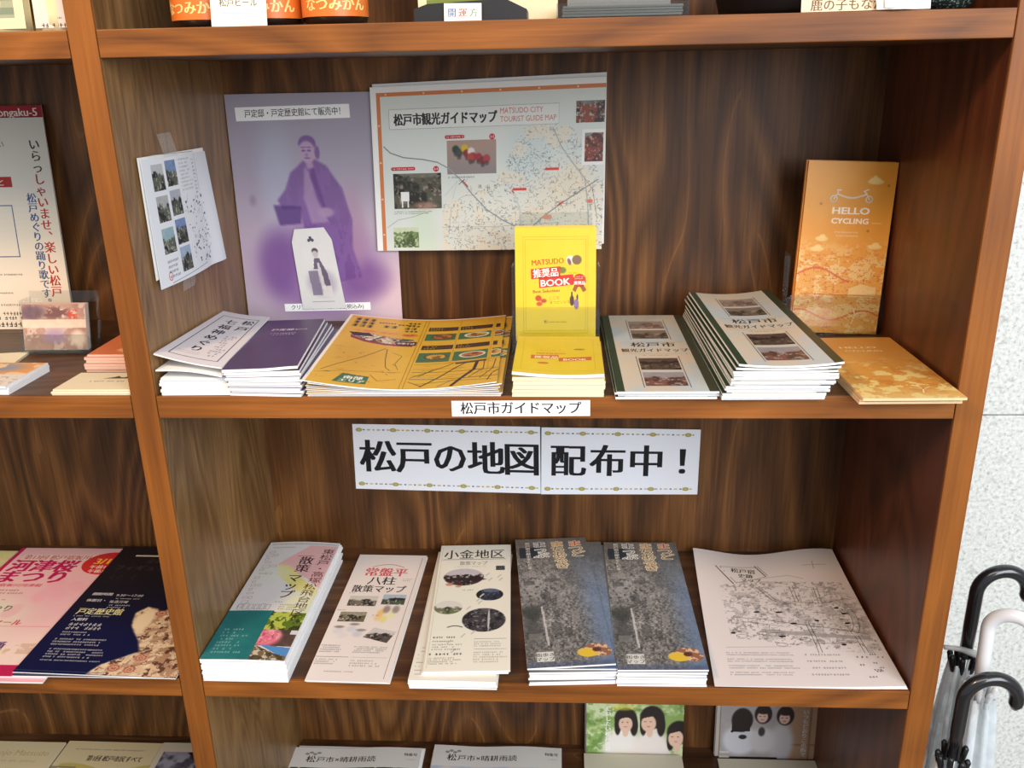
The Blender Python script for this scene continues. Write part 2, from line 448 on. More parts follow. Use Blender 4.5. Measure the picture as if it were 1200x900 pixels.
def bookcase():
    t = empty('bookcase', (0, 0, FLOOR), 'brown stained wooden bookcase with open bays holding leaflets', 'bookcase')
    D = .318; TH = .0238; z = lambda a: a-FLOOR
    top = .3485+.03
    # uprights: core board + slightly proud front edge strip
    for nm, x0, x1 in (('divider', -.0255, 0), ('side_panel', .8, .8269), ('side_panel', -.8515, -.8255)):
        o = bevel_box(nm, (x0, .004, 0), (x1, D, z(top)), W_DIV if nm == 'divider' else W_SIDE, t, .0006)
        e = bevel_box('front_edge', (x0, 0, 0), (x1, .004, z(top)), W_FRONT_V, o, .0009)
    for (xa, xb) in ((0, .8), (-.8255, -.0255)):
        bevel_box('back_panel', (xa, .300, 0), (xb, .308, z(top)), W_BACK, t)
        for k, zt in enumerate((.3485, 0, -.3489, -.6968, -1.0455, -1.394)):
            g = .0009
            o = bevel_box('shelf_board', (xa+g*.3, .004, z(zt)-TH), (xb-g*.3, .300, z(zt)), W_TOP, t, .0004)
            e = bevel_box('front_edge', (xa+g, 0, z(zt)-TH), (xb-g, .004, z(zt)), W_FRONT_H, o, .0009)
bookcase()

# ------------------------------------------------------------------ leaflets and stacks
def sheet_thing(name, label, cat, S, thick, layers=1, paper=PAPER, painter=None, res=2.0, ink=None, inks=None, group=None,
                pmat=P_MATTE, body='pages', cover='cover', rnd=0.0, inset=0.0, shadow=None):
    """one printed item: page block + printed cover + lettering; returns its Empty"""
    org = S(np.array([S.w/2]), np.array([0.0]))[0]
    r = empty(name, Vector(org/1000), label, cat, group)
    cl = .16 if S.bent else .04
    link_mesh(body, slab_mesh(body, S, org, thick, paper, layers, rnd=rnd), r)
    if painter is not None:
        link_mesh(cover, cover_mesh(cover, S, org, thick+cl, painter, res, pmat, inset), r)
    for nm, ik in ([('lettering', ink)] if ink else [])+(inks or []):
        link_mesh(nm, ik.mesh(nm, S, org, thick+cl+.01, pmat), r)
    return r

def copy_thing(root, d, label=None, group=None, skip=('lettering', 'printed_pictures'), rot=0.0):
    c = root.copy(); COL.objects.link(c); c.location = root.location+Vector(d)/1000
    if rot: c.rotation_euler = (0, 0, math.radians(rot))
    if label: c['label'] = label
    if group: c['group'] = group
    for ch in root.children:
        if ch.name.split('.')[0] in skip: continue
        k = ch.copy(); COL.objects.link(k); k.parent = c
    return c

def stack_below(name, label, cat, group, S0, n, t, layers, paper, painter, res, jx, jy, jr=0.0, seed=1, pmat=P_MATTE, drift=(0, 0)):
    """n flat items from the shelf up; the first is built, the rest are copies"""
    rg = random.Random(seed)
    base = label.split(',')[0]
    lb = lambda k: base+', '+(['bottom one', 'second from the bottom', 'third from the bottom', 'fourth from the bottom', 'fifth from the bottom', 'sixth from the bottom', 'seventh from the bottom', 'eighth from the bottom', 'ninth from the bottom', 'tenth from the bottom', 'eleventh from the bottom'][k])
    first = sheet_thing(name, lb(0), cat, S0, t-.12, layers, paper, painter, res, group=group, pmat=pmat, rnd=.25)
    for k in range(1, n):
        copy_thing(first, (rg.uniform(-jx, jx)+drift[0]*k, rg.uniform(-jy, jy)+drift[1]*k, t*k), lb(k), rot=rg.uniform(-jr, jr))
    return first

INKC = (44, 38, 38)
# ================================================================== middle shelf (松戸市ガイドマップ shelf)
# ---- purple portrait poster, leaning on the back board
def purple_paint(u, v):
    b = mixc(full(u, (188, 168, 184)), (158, 152, 166), sstep(60, 250, v)); b = mixc(b, (220, 194, 200), sstep(130, 205, u)*sstep(190, 20, v)*.8)
    b = mixc(b, (160, 148, 172), fbm(u, v, 60, 2)*.35)
    b = mixc(b, (168, 176, 196), mell(u, v, 55, 190, 22, 60, .6)*.5)
    P = (104, 66, 132)
    b = mixc(b, (128, 84, 150), mell(u, v, 100, 70, 78, 62, .35)*.62)
    b = mixc(b, P, mell(u, v, 160, 55, 30, 24, .6)*.6); b = mixc(b, P, mell(u, v, 48, 78, 24, 40, .5)*.55)
    b = mixc(b, (172, 132, 158), mell(u, v, 150, 120, 14, 50, .6)*.6)
    body = spoly(u, v, [(84, 200), (92, 207), (104, 209), (120, 200), (138, 172), (148, 132), (146, 96), (156, 58), (96, 48), (86, 118), (82, 148), (60, 146), (54, 158), (66, 172), (74, 192)])
    b = mixc(b, P, body*.74)
    b = mixc(b, (132, 96, 156), body*(fbm(u, v*.4, 9, 5) > .52)*.55)
    tb = spoly(u, v, [(48, 152), (84, 150), (82, 128), (54, 126)]); b = mixc(b, (84, 52, 118), tb*.8)
    b = mixc(b, (176, 150, 178), spoly(u, v, [(92, 200), (99, 190), (104, 160), (118, 130), (96, 128), (88, 160)])*.6)
    b = mixc(b, (92, 56, 116), spoly(u, v, [(104, 206), (98, 188), (112, 146), (116, 148), (106, 188)])*.6)
    b = mixc(b, (164, 138, 168), mell(u, v, 115, 142, 10, 6, .4)*.9)
    b = mixc(b, (166, 136, 168), spoly(u, v, [(94, 206), (102, 206), (105, 198), (96, 196)]))
    b = mixc(b, (172, 146, 174), mell(u, v, 98, 219, 10.5, 15.5, .12))
    b = mixc(b, (112, 78, 136), (mell(u, v, 98, 227, 11, 10, .15)-mell(u, v, 97, 219, 10, 11, .2)).clip(0, 1)*.9)
    b = mixc(b, (112, 76, 134), mell(u, v, 110, 216, 3.2, 8, .4)*.8)
    for x in (93, 100): b = mixc(b, (104, 70, 128), mell(u, v, x, 218.5, 2.6, 1.2, .5)*.8); b = mixc(b, (112, 78, 136), mell(u, v, x, 222.5, 3.4, .9, .5)*.7)
    b = mixc(b, (138, 104, 150), mell(u, v, 96.5, 213.5, 2, 2.2, .5)*.7); b = mixc(b, (118, 78, 134), mell(u, v, 97, 209.5, 4, 1, .5)*.8)
    b = mixc(b, (120, 100, 120), mell(u, v, 22, 158, 4, 6, .8)*.4)
    return b
S = Surf(205, 287, [(2, 287, Z2+.3), (207, 287, Z2+.3), (206, 297.5, Z2+286.5), (1, 297.5, Z2+286.5)])
sheet_thing('poster', 'lilac poster with a faded purple portrait of a robed man, leaning at the back left', 'poster', S, .5, 1, PAPER,
            purple_paint, 1.0, pmat=P_LAM)
def strip(name, label, cat, S, txt, size, fill, col=INKC, bold=.03, pmat=P_MATTE, paper=PAPER_W, width=None, thick=.35, yo=.0, body='paper_strip', extra=None):
    ik = Ink().text(txt, S.w/2, S.h*.5-size*.36+yo, size, col, bold=bold, width=width)
    if extra: extra(ik)
    return sheet_thing(name, label, cat, S, thick, 1, paper, None, ink=ik, body=body)
def on_poster(u0, v0, w, h, rot=0, off=1.0):
    r = math.radians(rot); P = []
    for a, b_ in ((0, 0), (w, 0), (w, h), (0, h)):
        U = u0+a*math.cos(r)-b_*math.sin(r); V = v0+a*math.sin(r)+b_*math.cos(r)
        P.append(S_POST(np.array([U]), np.array([V]), off)[0])
    return Surf(w, h, P)
S_POST = S
strip('paper_label', 'white paper strip stuck near the top of the lilac poster', 'label', on_poster(12, 255, 143, 16.5, .8, .8), '戸定邸・戸定歴史館にて販売中！', 9.6, None, bold=.02, width=120)
strip('paper_label', 'narrow white paper strip low on the lilac poster behind the small portrait card', 'label', on_poster(50, 13.5, 114, 10, .8, .8), 'クリアファイル付300円(税込み)', 6.6, None, bold=.02, width=96)

def card_paint(u, v):
    b = full(u, (222, 219, 214)); b = mixc(b, (198, 194, 198), fbm(u, v, 8, 3)*.25)
    b = mixc(b, (150, 138, 158), mell(u, v, 32, 34, 19, 17, .4)*.55)
    b = mixc(b, (96, 84, 104), mpoly(u, v, [(27, 66), (34, 66), (42, 46), (43, 30), (32, 26), (31, 52), (24, 52)])*.9)
    b = mixc(b, (116, 104, 128), mpoly(u, v, [(16, 50), (29, 50), (30, 18), (17, 18)])*.75)
    b = mixc(b, (214, 208, 206), mpoly(u, v, [(30, 60), (33, 60), (36, 26), (31, 26)])*.9)
    b = mixc(b, (222, 214, 208), mpoly(u, v, [(32, 30), (44, 30), (44, 16), (31, 16)])*.8)
    b = mixc(b, (196, 182, 184), mell(u, v, 30, 72, 4, 5.5, .2)); b = mixc(b, (82, 72, 92), (mell(u, v, 30, 75, 4.4, 4, .2)-mell(u, v, 29.6, 71.5, 3.9, 4, .2)).clip(0, 1))
    b = mixc(b, (70, 60, 74), (mell(u, v, 27, 92, 2.2, 2.2)+mell(u, v, 24.6, 89, 2.2, 2)+mell(u, v, 29.4, 89, 2.2, 2)).clip(0, 1)*.9)
    b = mixc(b, (150, 148, 150), mrect(u, v, 14, 9.5, 44, 10.3)*.8)
    return b
Sc = Surf(57, 104, [S_POST(np.array([a]), np.array([b_]), 2.5)[0] for a, b_ in ((75, 17), (132, 18), (118, 124), (67, 121))])
# tapered top: corners of the card are cut off
def card():
    org = Sc(np.array([28.0]), np.array([0.0]))[0]
    r = empty('portrait_card', Vector(org/1000), 'small tapered white card with a standing robed figure, fixed to the lilac poster', 'card')
    nv, nu = 104, 57; V = []; uu = []; vv = []
    for j in range(nv+1):
        b_ = j/nv*104; k = 0 if b_ < 88 else (b_-88)/16
        a0, a1 = k*6.5, 57-k*8
        for i in range(nu+1): uu.append(a0+(a1-a0)*i/nu); vv.append(b_)
    uu = np.array(uu); vv = np.array(vv); g = [tuple(map(int, q)) for q in grid_faces(nu, nv)]
    U = uu.reshape(nv+1, nu+1); Vv = vv.reshape(nv+1, nu+1)
    c = lin(card_paint(((U[:-1, :-1]+U[1:, 1:])/2).ravel(), ((Vv[:-1, :-1]+Vv[1:, 1:])/2).ravel())/255)
    link_mesh('printed_face', raw('printed_face', (Sc(uu, vv, 1.25)-org)/1000, g, P_MATTE, c), r)
    o = [(0, 0), (57, 0), (57, 88), (49, 104), (6.5, 104), (0, 88)]; a = np.array(o, float)
    Vb = np.vstack([Sc(a[:, 0], a[:, 1], 0), Sc(a[:, 0], a[:, 1], 1.2)])
    F = [tuple(range(5, -1, -1)), tuple(range(6, 12))]+[(i, (i+1) % 6, (i+1) % 6+6, i+6) for i in range(6)]
    link_mesh('card_body', raw('card_body', (Vb-org)/1000, F, PAPER), r)
card()

# ---- big map poster
MW, MH = 285, 206
def map_paint(u, v):
    b = mixc(full(u, (206, 214, 210)), (226, 220, 204), sstep(120, 20, v)*sstep(40, 150, u)); b = mixc(b, (232, 226, 208), fbm(u, v, 50, 4)*.4)
    b = mixc(b, (200, 216, 190), mell(u, v, 60, 20, 16, 40, .5)*.6); b = mixc(b, (196, 208, 206), mell(u, v, 190, 120, 26, 30, .5)*.6)
    b = mixc(b, (232, 208, 176), mell(u, v, 240, 70, 40, 30, .8)*.4)
    m = mpoly(u, v, [(85, 0), (285, 0), (285, 90), (245, 150), (220, 160), (185, 150), (165, 110), (150, 85), (120, 70), (85, 60)])
    s = (np.abs(fbm(u, v, 9, 6, 3)-.5) < .012)*m; b = mixc(b, (110, 114, 116), s*.6); b = mixc(b, (232, 214, 186), (fbm(u, v, 16, 12, 2) > .58)*m*.5)
    s = (fbm(u+90, v, 2.2, 9, 2) > .74)*m; b = mixc(b, (84, 88, 96), s*.45)
    b = mixc(b, (236, 236, 232), ((u < 7) | (v > MH-7)).astype(float))
    b = mixc(b, (204, 122, 70), (((u > 7) & (u < 12) & (v < MH-7)) | ((v < MH-7) & (v > MH-12) & (u > 7))).astype(float))
    def ph(b, a, c, d, e, f): return paste(b, f, mrect(u, v, a, c, d, e))
    b = ph(b, 24, 54, 84, 99, scene_pic(u, v, 24, 54, 84, 99, 3, sky=(92, 98, 84), mid=(86, 84, 70), dark=(34, 34, 28), lightc=(158, 138, 128), hor=.95, sc=14))
    b = mixc(b, (226, 226, 222), mrect(u, v, 33, 64, 43, 76)); b = mixc(b, (226, 226, 222), mrect(u, v, 33.6, 56, 35, 64)+mrect(u, v, 41, 56, 42.4, 64))
    b = mixc(b, (196, 148, 132), mell(u, v, 62, 58, 14, 5, .5)*.6)
    base = mixc(full(u, (140, 130, 128)), (168, 142, 128), sstep(96, 136, v)+fbm(u, v, 9, 2)*.3-.2)
    b = ph(b, 92, 97, 153, 138, base)
    for i, (x, y, c) in enumerate([(103, 127, (40, 62, 52)), (107, 123, (70, 70, 66)), (114, 128, (206, 176, 40)), (117, 122, (138, 44, 50)), (122, 124, (220, 212, 208)), (124, 118, (150, 40, 52)), (131, 117, (150, 46, 52)), (136, 113, (120, 40, 48)), (141, 115, (166, 60, 60)), (121, 117, (170, 70, 60))]):
        b = mixc(b, c, mell(u, v, x, y, 4.4, 5, .3)*.95); b = mixc(b, (60, 50, 50), mell(u, v, x, y-5.5, 2.6, 3, .4)*.6)
    b = ph(b, 22, 4, 54, 30, scene_pic(u, v, 22, 4, 54, 30, 5, sky=(190, 200, 160), mid=(120, 140, 84), dark=(70, 84, 50), lightc=(214, 220, 200), hor=.8, sc=8))
    b = ph(b, 250, 154, 284, 180, scene_pic(u, v, 250, 154, 284, 180, 7, sky=(70, 84, 84), mid=(140, 74, 58), dark=(50, 46, 44), lightc=(196, 190, 180), hor=.9, sc=9))
    b = mixc(b, (234, 232, 226), mrect(u, v, 258, 104, 285, 146))
    b = ph(b, 261, 108, 283, 142, scene_pic(u, v, 261, 108, 283, 142, 9, sky=(110, 130, 130), mid=(130, 66, 54), dark=(80, 50, 46), lightc=(196, 170, 150), hor=.95, sc=7))
    return b
def map_ink(S):
    k = Ink(); G = (96, 98, 98)
    k.rect(22, 154, 229, 178, (222, 224, 219)); k.frame(22, 154, 229, 178, .7, (168, 170, 168)); k.up()
    k.text('松戸市観光ガイドマップ', 28, 159.5, 14.5, INKC, 'l', bold=.075, boldy=.03, width=126)
    k.text('MATSUDO CITY', 158, 168.5, 8.8, (196, 92, 70), 'l', width=52); k.text('TOURIST GUIDE MAP', 158, 158.5, 8.8, (196, 92, 70), 'l', width=68)
    k.line([(14, 133), (22, 125), (38, 119), (62, 116), (80, 112), (94, 104), (108, 90), (122, 72), (140, 52), (160, 38), (176, 30)], 1.5, (150, 152, 152))
    k.up().line([(14, 133), (22, 125), (38, 119), (62, 116), (80, 112)], .4, (90, 90, 90)); k.line([(111, 88), (117, 81)], 1.6, (190, 70, 60)); k.line([(106, 84), (113, 90)], .9, (70, 70, 70))
    k.line([(14, 30), (28, 40), (48, 44), (66, 50)], .5, (130, 130, 124)); k.line([(88, 70), (104, 88), (98, 66)], .4, (170, 176, 176))
    k.line([(222, 150), (232, 128), (246, 108), (262, 88), (266, 60), (268, 30), (262, 0)], 1.3, (170, 172, 172)); k.line([(262, 88), (272, 74), (278, 40)], .5, (150, 90, 80))
    k.line([(278, 86), (262, 76), (240, 62), (214, 44), (196, 28), (186, 4)], 1.4, (140, 142, 142)); k.line([(236, 60), (229, 55)], 2, (202, 60, 48))
    k.line([(160, 90), (176, 70), (182, 50), (184, 20), (180, 0)], 2.4, (204, 204, 198)); k.line([(170, 78), (174, 72)], 1.6, (190, 70, 60))
    k.line([(84, 30), (150, 30), (230, 34)], .4, (140, 140, 136)); k.line([(96, 56), (92, 20)], .4, (140, 140, 136))
    rg = random.Random(5)
    for _ in range(90):
        x, y = rg.uniform(96, 276), rg.uniform(6, 150)
        if y > 90 and x < 170: continue
        if x > 256 and y > 96: continue
        a = rg.uniform(0, 3.1); L = rg.uniform(3, 11); k.line([(x, y), (x+L*math.cos(a), y+L*math.sin(a))], .35, rg.choice([G, (130, 132, 130), (160, 130, 110), (100, 110, 140)]))
    for _ in range(46):
        x, y = rg.uniform(98, 270), rg.uniform(6, 140)
        if (y > 90 and x < 172) or (x > 250 and y > 96): continue
        k.rows(x, y, x+rg.uniform(5, 10), y+1.7, 1, G, rg.randint(0, 999), ragged=0)
    k.up()
    for x, y in ((214, 100), (174, 76)): k.rect(x, y-1.4, x+16, y+1.8, (206, 72, 62)); k.add([(x-2, y), (x, y-1.4), (x, y+1.8)], [(0, 1, 2)], (206, 72, 62))
    k.ell(216, 41, 6, 3.2, (226, 150, 120)); k.ell(269, 60, 3.6, 2.6, (220, 120, 96))
    for x0, x1, y in ((24, 50, 105), (92, 112, 142.5)): k.ell(x0, y, 2.2, 2.2, (188, 44, 56)); k.ell(x1, y, 2.2, 2.2, (188, 44, 56)); k.rect(x0, y-2.2, x1, y+2.2, (188, 44, 56)); k.up(); k.rows(x0, y-1.6, x1, y+1.6, 1, (240, 220, 220), 3, ragged=0)
    for x, y, s_ in ((78, 104, '3-4'), (148, 141.5, '2-5')): k.ell(x, y, 3.6, 3.6, (196, 40, 50)); k.up(); k.text(s_, x, y-1.3, 3.6, (245, 235, 235))
    k.text('流　山　市', 142, 79, 4.6, (110, 110, 110)); k.rows(24, 47, 74, 52, 2, (120, 120, 120), 8); k.rows(93, 91, 130, 95, 1, (120, 120, 120), 9)
    for i in range(9): k.rect(18+i*46.5, MH-10.6, 20+i*46.5, MH-8.6, (232, 206, 178)) if 20+i*46.5 < MW else None
    for i in range(4): k.rect(8.4, 20+i*46, 10.4, 22+i*46, (232, 206, 178))
    return k
mb = lambda a, b_: 5.0*np.exp(-((a-.72)/.22)**2)*(1-b_)+1.2*np.sin(a*5)
S = Surf(MW, MH, [(181, 286.5, -255.5), (466, 287, -256), (469.5, 294, -50.5), (183.5, 294, -57.5)], lambda a, b_: 1.2+1.0*np.sin(a*5)*(1-b_)+2.2*(1-b_)*sstep(.8, 1, a))
# the second, slightly turned copy behind it shows along the top edge
S2 = Surf(MW, MH, [(184, 288.6, -254), (469, 289.5, -250), (470, 296.3, -45.5), (186, 296.0, -54)])
sheet_thing('map_poster', 'second sheet of the same map peeking out above and right of the large city map', 'map', S2, .3, 1, PAPER)
sheet_thing('map_poster', 'large pale city tourist guide map with orange border fixed to the back board', 'map', S, .3, 1, PAPER, map_paint, .8, ink=map_ink(S), pmat=P_GLOSS)

# ---- papers taped to the left side board
def tape_paint(u, v):
    b = full(u, (216, 222, 230)); b = mixc(b, (226, 226, 228), fbm(u, v, 40, 1)*.5)
    k = 0
    for a, c in ((18, 92), (50, 94), (18, 62), (50, 65), (18, 31), (50, 36), (50, 8)):
        k += 1
        f = scene_pic(u, v, a, c, a+26, c+25, k+2, sky=[(170, 176, 184), (74, 108, 168), (150, 156, 160), (150, 160, 180), (120, 160, 176), (80, 112, 176), (130, 160, 200)][k-1], mid=(86, 92, 80), dark=(36, 36, 38), lightc=(196, 194, 186), hor=.62, sc=8)
        b = paste(b, f, mrect(u, v, a, c, a+26, c+25))
    return b
def tape_ink():
    k = Ink()
    k.rows(84, 86, 118, 120, 9, (150, 154, 164), 3); k.rows(122, 80, 128, 118, 10, (110, 114, 124), 4, ragged=0); k.line([(133, 84), (133, 122)], .5, (120, 124, 130)); k.line([(20, 126), (132, 124)], .5, (130, 134, 140))
    rg = random.Random(3)
    for _ in range(70): x, y = rg.uniform(84, 140), rg.uniform(8, 78); k.rect(x, y, x+rg.uniform(1, 4), y+rg.uniform(.8, 2.4), (90, 92, 104))
    for _ in range(26): x, y = rg.uniform(84, 140), rg.uniform(8, 84); a = rg.uniform(0, 6); k.line([(x, y), (x+9*math.cos(a), y+9*math.sin(a))], .4, (130, 134, 146))
    k.rows(20, 6, 44, 26, 4, (96, 96, 110), 7); t = [(22+4*math.cos(i/10*2*math.pi), 9+4*math.sin(i/10*2*math.pi)) for i in range(11)]; k.line(t, .9, (196, 50, 60))
    k.line([(24, 2), (120, 6)], .5, (90, 94, 100))
    return k
tb = lambda a, b_: 2.2+5.0*np.sin(a*math.pi*1.1)*(.4+.6*(1-b_))+7*(1-b_)*sstep(.75, 1, a)
Sb = Surf(168, 122, [(2, 38, -237), (2, 202, -236), (2, 200, -118), (2, 37, -115)], lambda a, b_: .3+1.5*a)
sheet_thing('taped_sheet', 'rear white sheet of the pair taped to the left side board', 'paper', Sb, .4, 1, PAPER)
St = Surf(172, 122, [(2.6, 41, -247), (2.6, 212, -249), (2.6, 203, -122), (2.6, 38, -118)], tb)
sheet_thing('taped_sheet', 'front white sheet with seven small photos taped to the left side board', 'paper', St, .4, 1, PAPER_W, tape_paint, 1.0, ink=tape_ink())
for nm, lb, c in (('tape_piece', 'piece of clear tape above the taped white sheet', (108, -104)), ('tape_piece', 'piece of clear tape under the taped white sheet', (118, -254))):
    y, z_ = c; me = raw('tape_piece', [(.0012, (y-17)/1000, (z_-9)/1000), (.0012, (y+17)/1000, (z_-9)/1000), (.0035, (y+17)/1000, (z_+9)/1000), (.0035, (y-17)/1000, (z_+9)/1000)] if z_ < -200 else
                        [(.0075, (y-17)/1000, (z_-20)/1000), (.0075, (y+17)/1000, (z_-20)/1000), (.0012, (y+17)/1000, (z_+8)/1000), (.0012, (y-17)/1000, (z_+8)/1000)], [(0, 1, 2, 3)], TAPE)
    tag(link_mesh(nm, me), lb, 'tape')

# ---- white and purple slim booklets, left end
def plainp(c, s=.05): return lambda u, v: mixc(full(u, c), np.array(c)*.93, fbm(u, v, 30, 3)*s*10)
stack_below('white_booklet', 'slim white booklet in the pile at the left end', 'booklet', 'white booklets at the left end of the middle shelf',
            rect_surf(6, 4, Z2, 74, 184, 1.0), 6, 3.2, 2, PAPER_W, None, 2, 2.0, 1.6, .8, 3)
Sx = Surf(74, 184, [(3, 4, Z2+26), (73, -2, Z2+21.5), (66, 182, Z2+21.5), (2, 186, Z2+24)], lambda a, b_: 2.5*np.sin(a*math.pi)*(1-b_))
sheet_thing('white_booklet', 'buckled white booklet just beneath the calligraphy booklet', 'booklet', Sx, 1.4, 2, PAPER_W)
def call_ink():
    k = Ink(); k.frame(10, 14, 66, 170, 1.1, (70, 66, 78)); k.up()
    k.vtext('松戸', 54, 163, 17, (48, 42, 52), bold=.05, pitch=25); k.vtext('七福神めぐり', 30, 158, 17, (48, 42, 52), bold=.05, pitch=21.5)
    k.rows(46, 24, 60, 100, 10, (150, 146, 156), 4); k.line([(14, 30), (40, 30)], .6, (150, 148, 156)); k.line([(14, 25), (40, 25)], .6, (150, 148, 156))
    return k
Sx = Surf(76, 188, [(2.5, 6, Z2+43), (74, -1, Z2+30), (66, 182, Z2+33), (3, 200, Z2+36)], lambda a, b_: -1.5*np.sin(a*math.pi))
sheet_thing('white_booklet', 'calligraphy booklet, white with black framed brush lettering, tilted on the left pile', 'booklet', Sx, 1.6, 2, PAPER, plainp((222, 218, 224)), 6, ink=call_ink())
PUR = (78, 60, 96)
def pur_paint(u, v): return mixc(full(u, PUR), (96, 78, 116), fbm(u, v, 40, 2)*.5)
def purple_stack():
    n = 10; t = 3.1; base = None
    for k in range(n):
        rot = -3.5+k*1.1 if k < 9 else 5.9
        # pivot round the front right corner
        r = math.radians(rot); fx = 152+[0, 2, -1, 1, 0, 2, 0, 1, 0, -1][k]; fy = [-1, 1, 0, 2, 0, 1, 0, 2, 1, 0][k]
        x = fx-75*math.cos(r); y = fy-75*math.sin(r)
        S = rect_surf(x, y, Z2+k*t, 75, 184, rot)
        if k < n-1:
            sheet_thing('purple_booklet', 'dark purple booklet of the fanned pile, '+['bottom one', 'second from the bottom', 'third from the bottom', 'fourth from the bottom', 'fifth from the bottom', 'sixth from the bottom', 'seventh from the bottom', 'eighth from the bottom', 'just under the top'][k], 'booklet', S, t-.15, 2, PAPER_W, pur_paint, 37, group='fanned purple booklets', pmat=P_GLOSS, rnd=.2)
        else:
            ik = Ink(); ik.text('戸定邸', 34, 138, 8, (226, 220, 232), bold=.04); ik.text('松戸市', 55, 138.5, 4.6, (226, 220, 232)); ik.rows(22, 118, 52, 130, 2, (196, 188, 206), 2, ragged=.1)
            S = Surf(75, 184, S.P, lambda a, b_: 1.6*(1-b_)*sstep(.5, 1, a)+.4)
            sheet_thing('purple_booklet', 'top dark purple booklet with small white lettering', 'booklet', S, t, 2, PAPER_W, pur_paint, 8, ink=ik, pmat=P_GLOSS)
purple_stack()

# ---- yellow gourmet map pile
YEL = (214, 166, 44)
def ym_paint(u, v):
    b = mixc(full(u, YEL), (226, 182, 66), fbm(u, v, 40, 3)*.8); b = mixc(b, (196, 150, 40), mell(u, v, 35, 90, 26, 50, .8)*.5)
    b = mixc(b, (224, 140, 60), sstep(240, 262, v)*.5)
    # ramen bowl boat
    bo = mpoly(u, v, [(16, 176), (20, 166), (34, 158), (60, 150), (90, 148), (92, 172), (70, 176), (40, 186)])
    f = mixc(full(u, (190, 170, 140)), (70, 84, 66), (fbm(u, v, 8, 4) > .5)*1.); f = mixc(f, (212, 110, 80), (fbm(u, v, 6, 8) > .6)*.9); f = mixc(f, (226, 220, 206), (fbm(u, v, 5, 11) > .62)*.9)
    b = paste(b, f, bo); b = mixc(b, (140, 46, 50), mpoly(u, v, [(16, 176), (18, 164), (36, 152), (62, 145), (92, 144), (92, 150), (62, 152), (36, 160), (20, 170)]))
    b = mixc(b, (52, 44, 40), mpoly(u, v, [(12, 186), (36, 188), (44, 176), (20, 172)])); b = mixc(b, (224, 120, 76), mell(u, v, 30, 196, 13, 4, .3)*(fbm(u, v, 5, 2) > .4)); b = mixc(b, (224, 120, 76), mell(u, v, 60, 194, 12, 4, .3)*(fbm(u, v, 5, 3) > .4))
    b = mixc(b, (200, 84, 64), mell(u, v, 84, 190, 9, 5, .3)*(fbm(u, v, 4, 5) > .35))
    # photo cells
    for i, (a, c) in enumerate(((104, 140), (143, 182), (186, 198))):
        for j, (d, e) in enumerate(((168, 196), (86, 120))):
            b = mixc(b, (66, 108, 74), mrect(u, v, a, d, c, e)); 
            cx = (a+c)/2+2; w_ = (c-a)*.38 if i < 2 else 7
            cx = cx if i < 2 else 190
            mm = mell(u, v, cx, (d+e)/2+2, w_, 11, .06)*mrect(u, v, a, d-2, c, e+4)
            b = mixc(b, (228, 220, 200) if i else (90, 74, 40), mm); mm = mell(u, v, cx, (d+e)/2+2, w_*.82, 8.6, .08)*mrect(u, v, a, d-2, c, e+4)
            b = mixc(b, mixc(full(u, (206, 160, 70) if (i+j) % 2 else (184, 110, 64)), (96, 62, 40), (fbm(u, v, 6, 3+i) > .52)*.7), mm)
    b = mixc(b, (238, 232, 222), ((u < 3.5) | (v > 258.5)).astype(float))
    return b
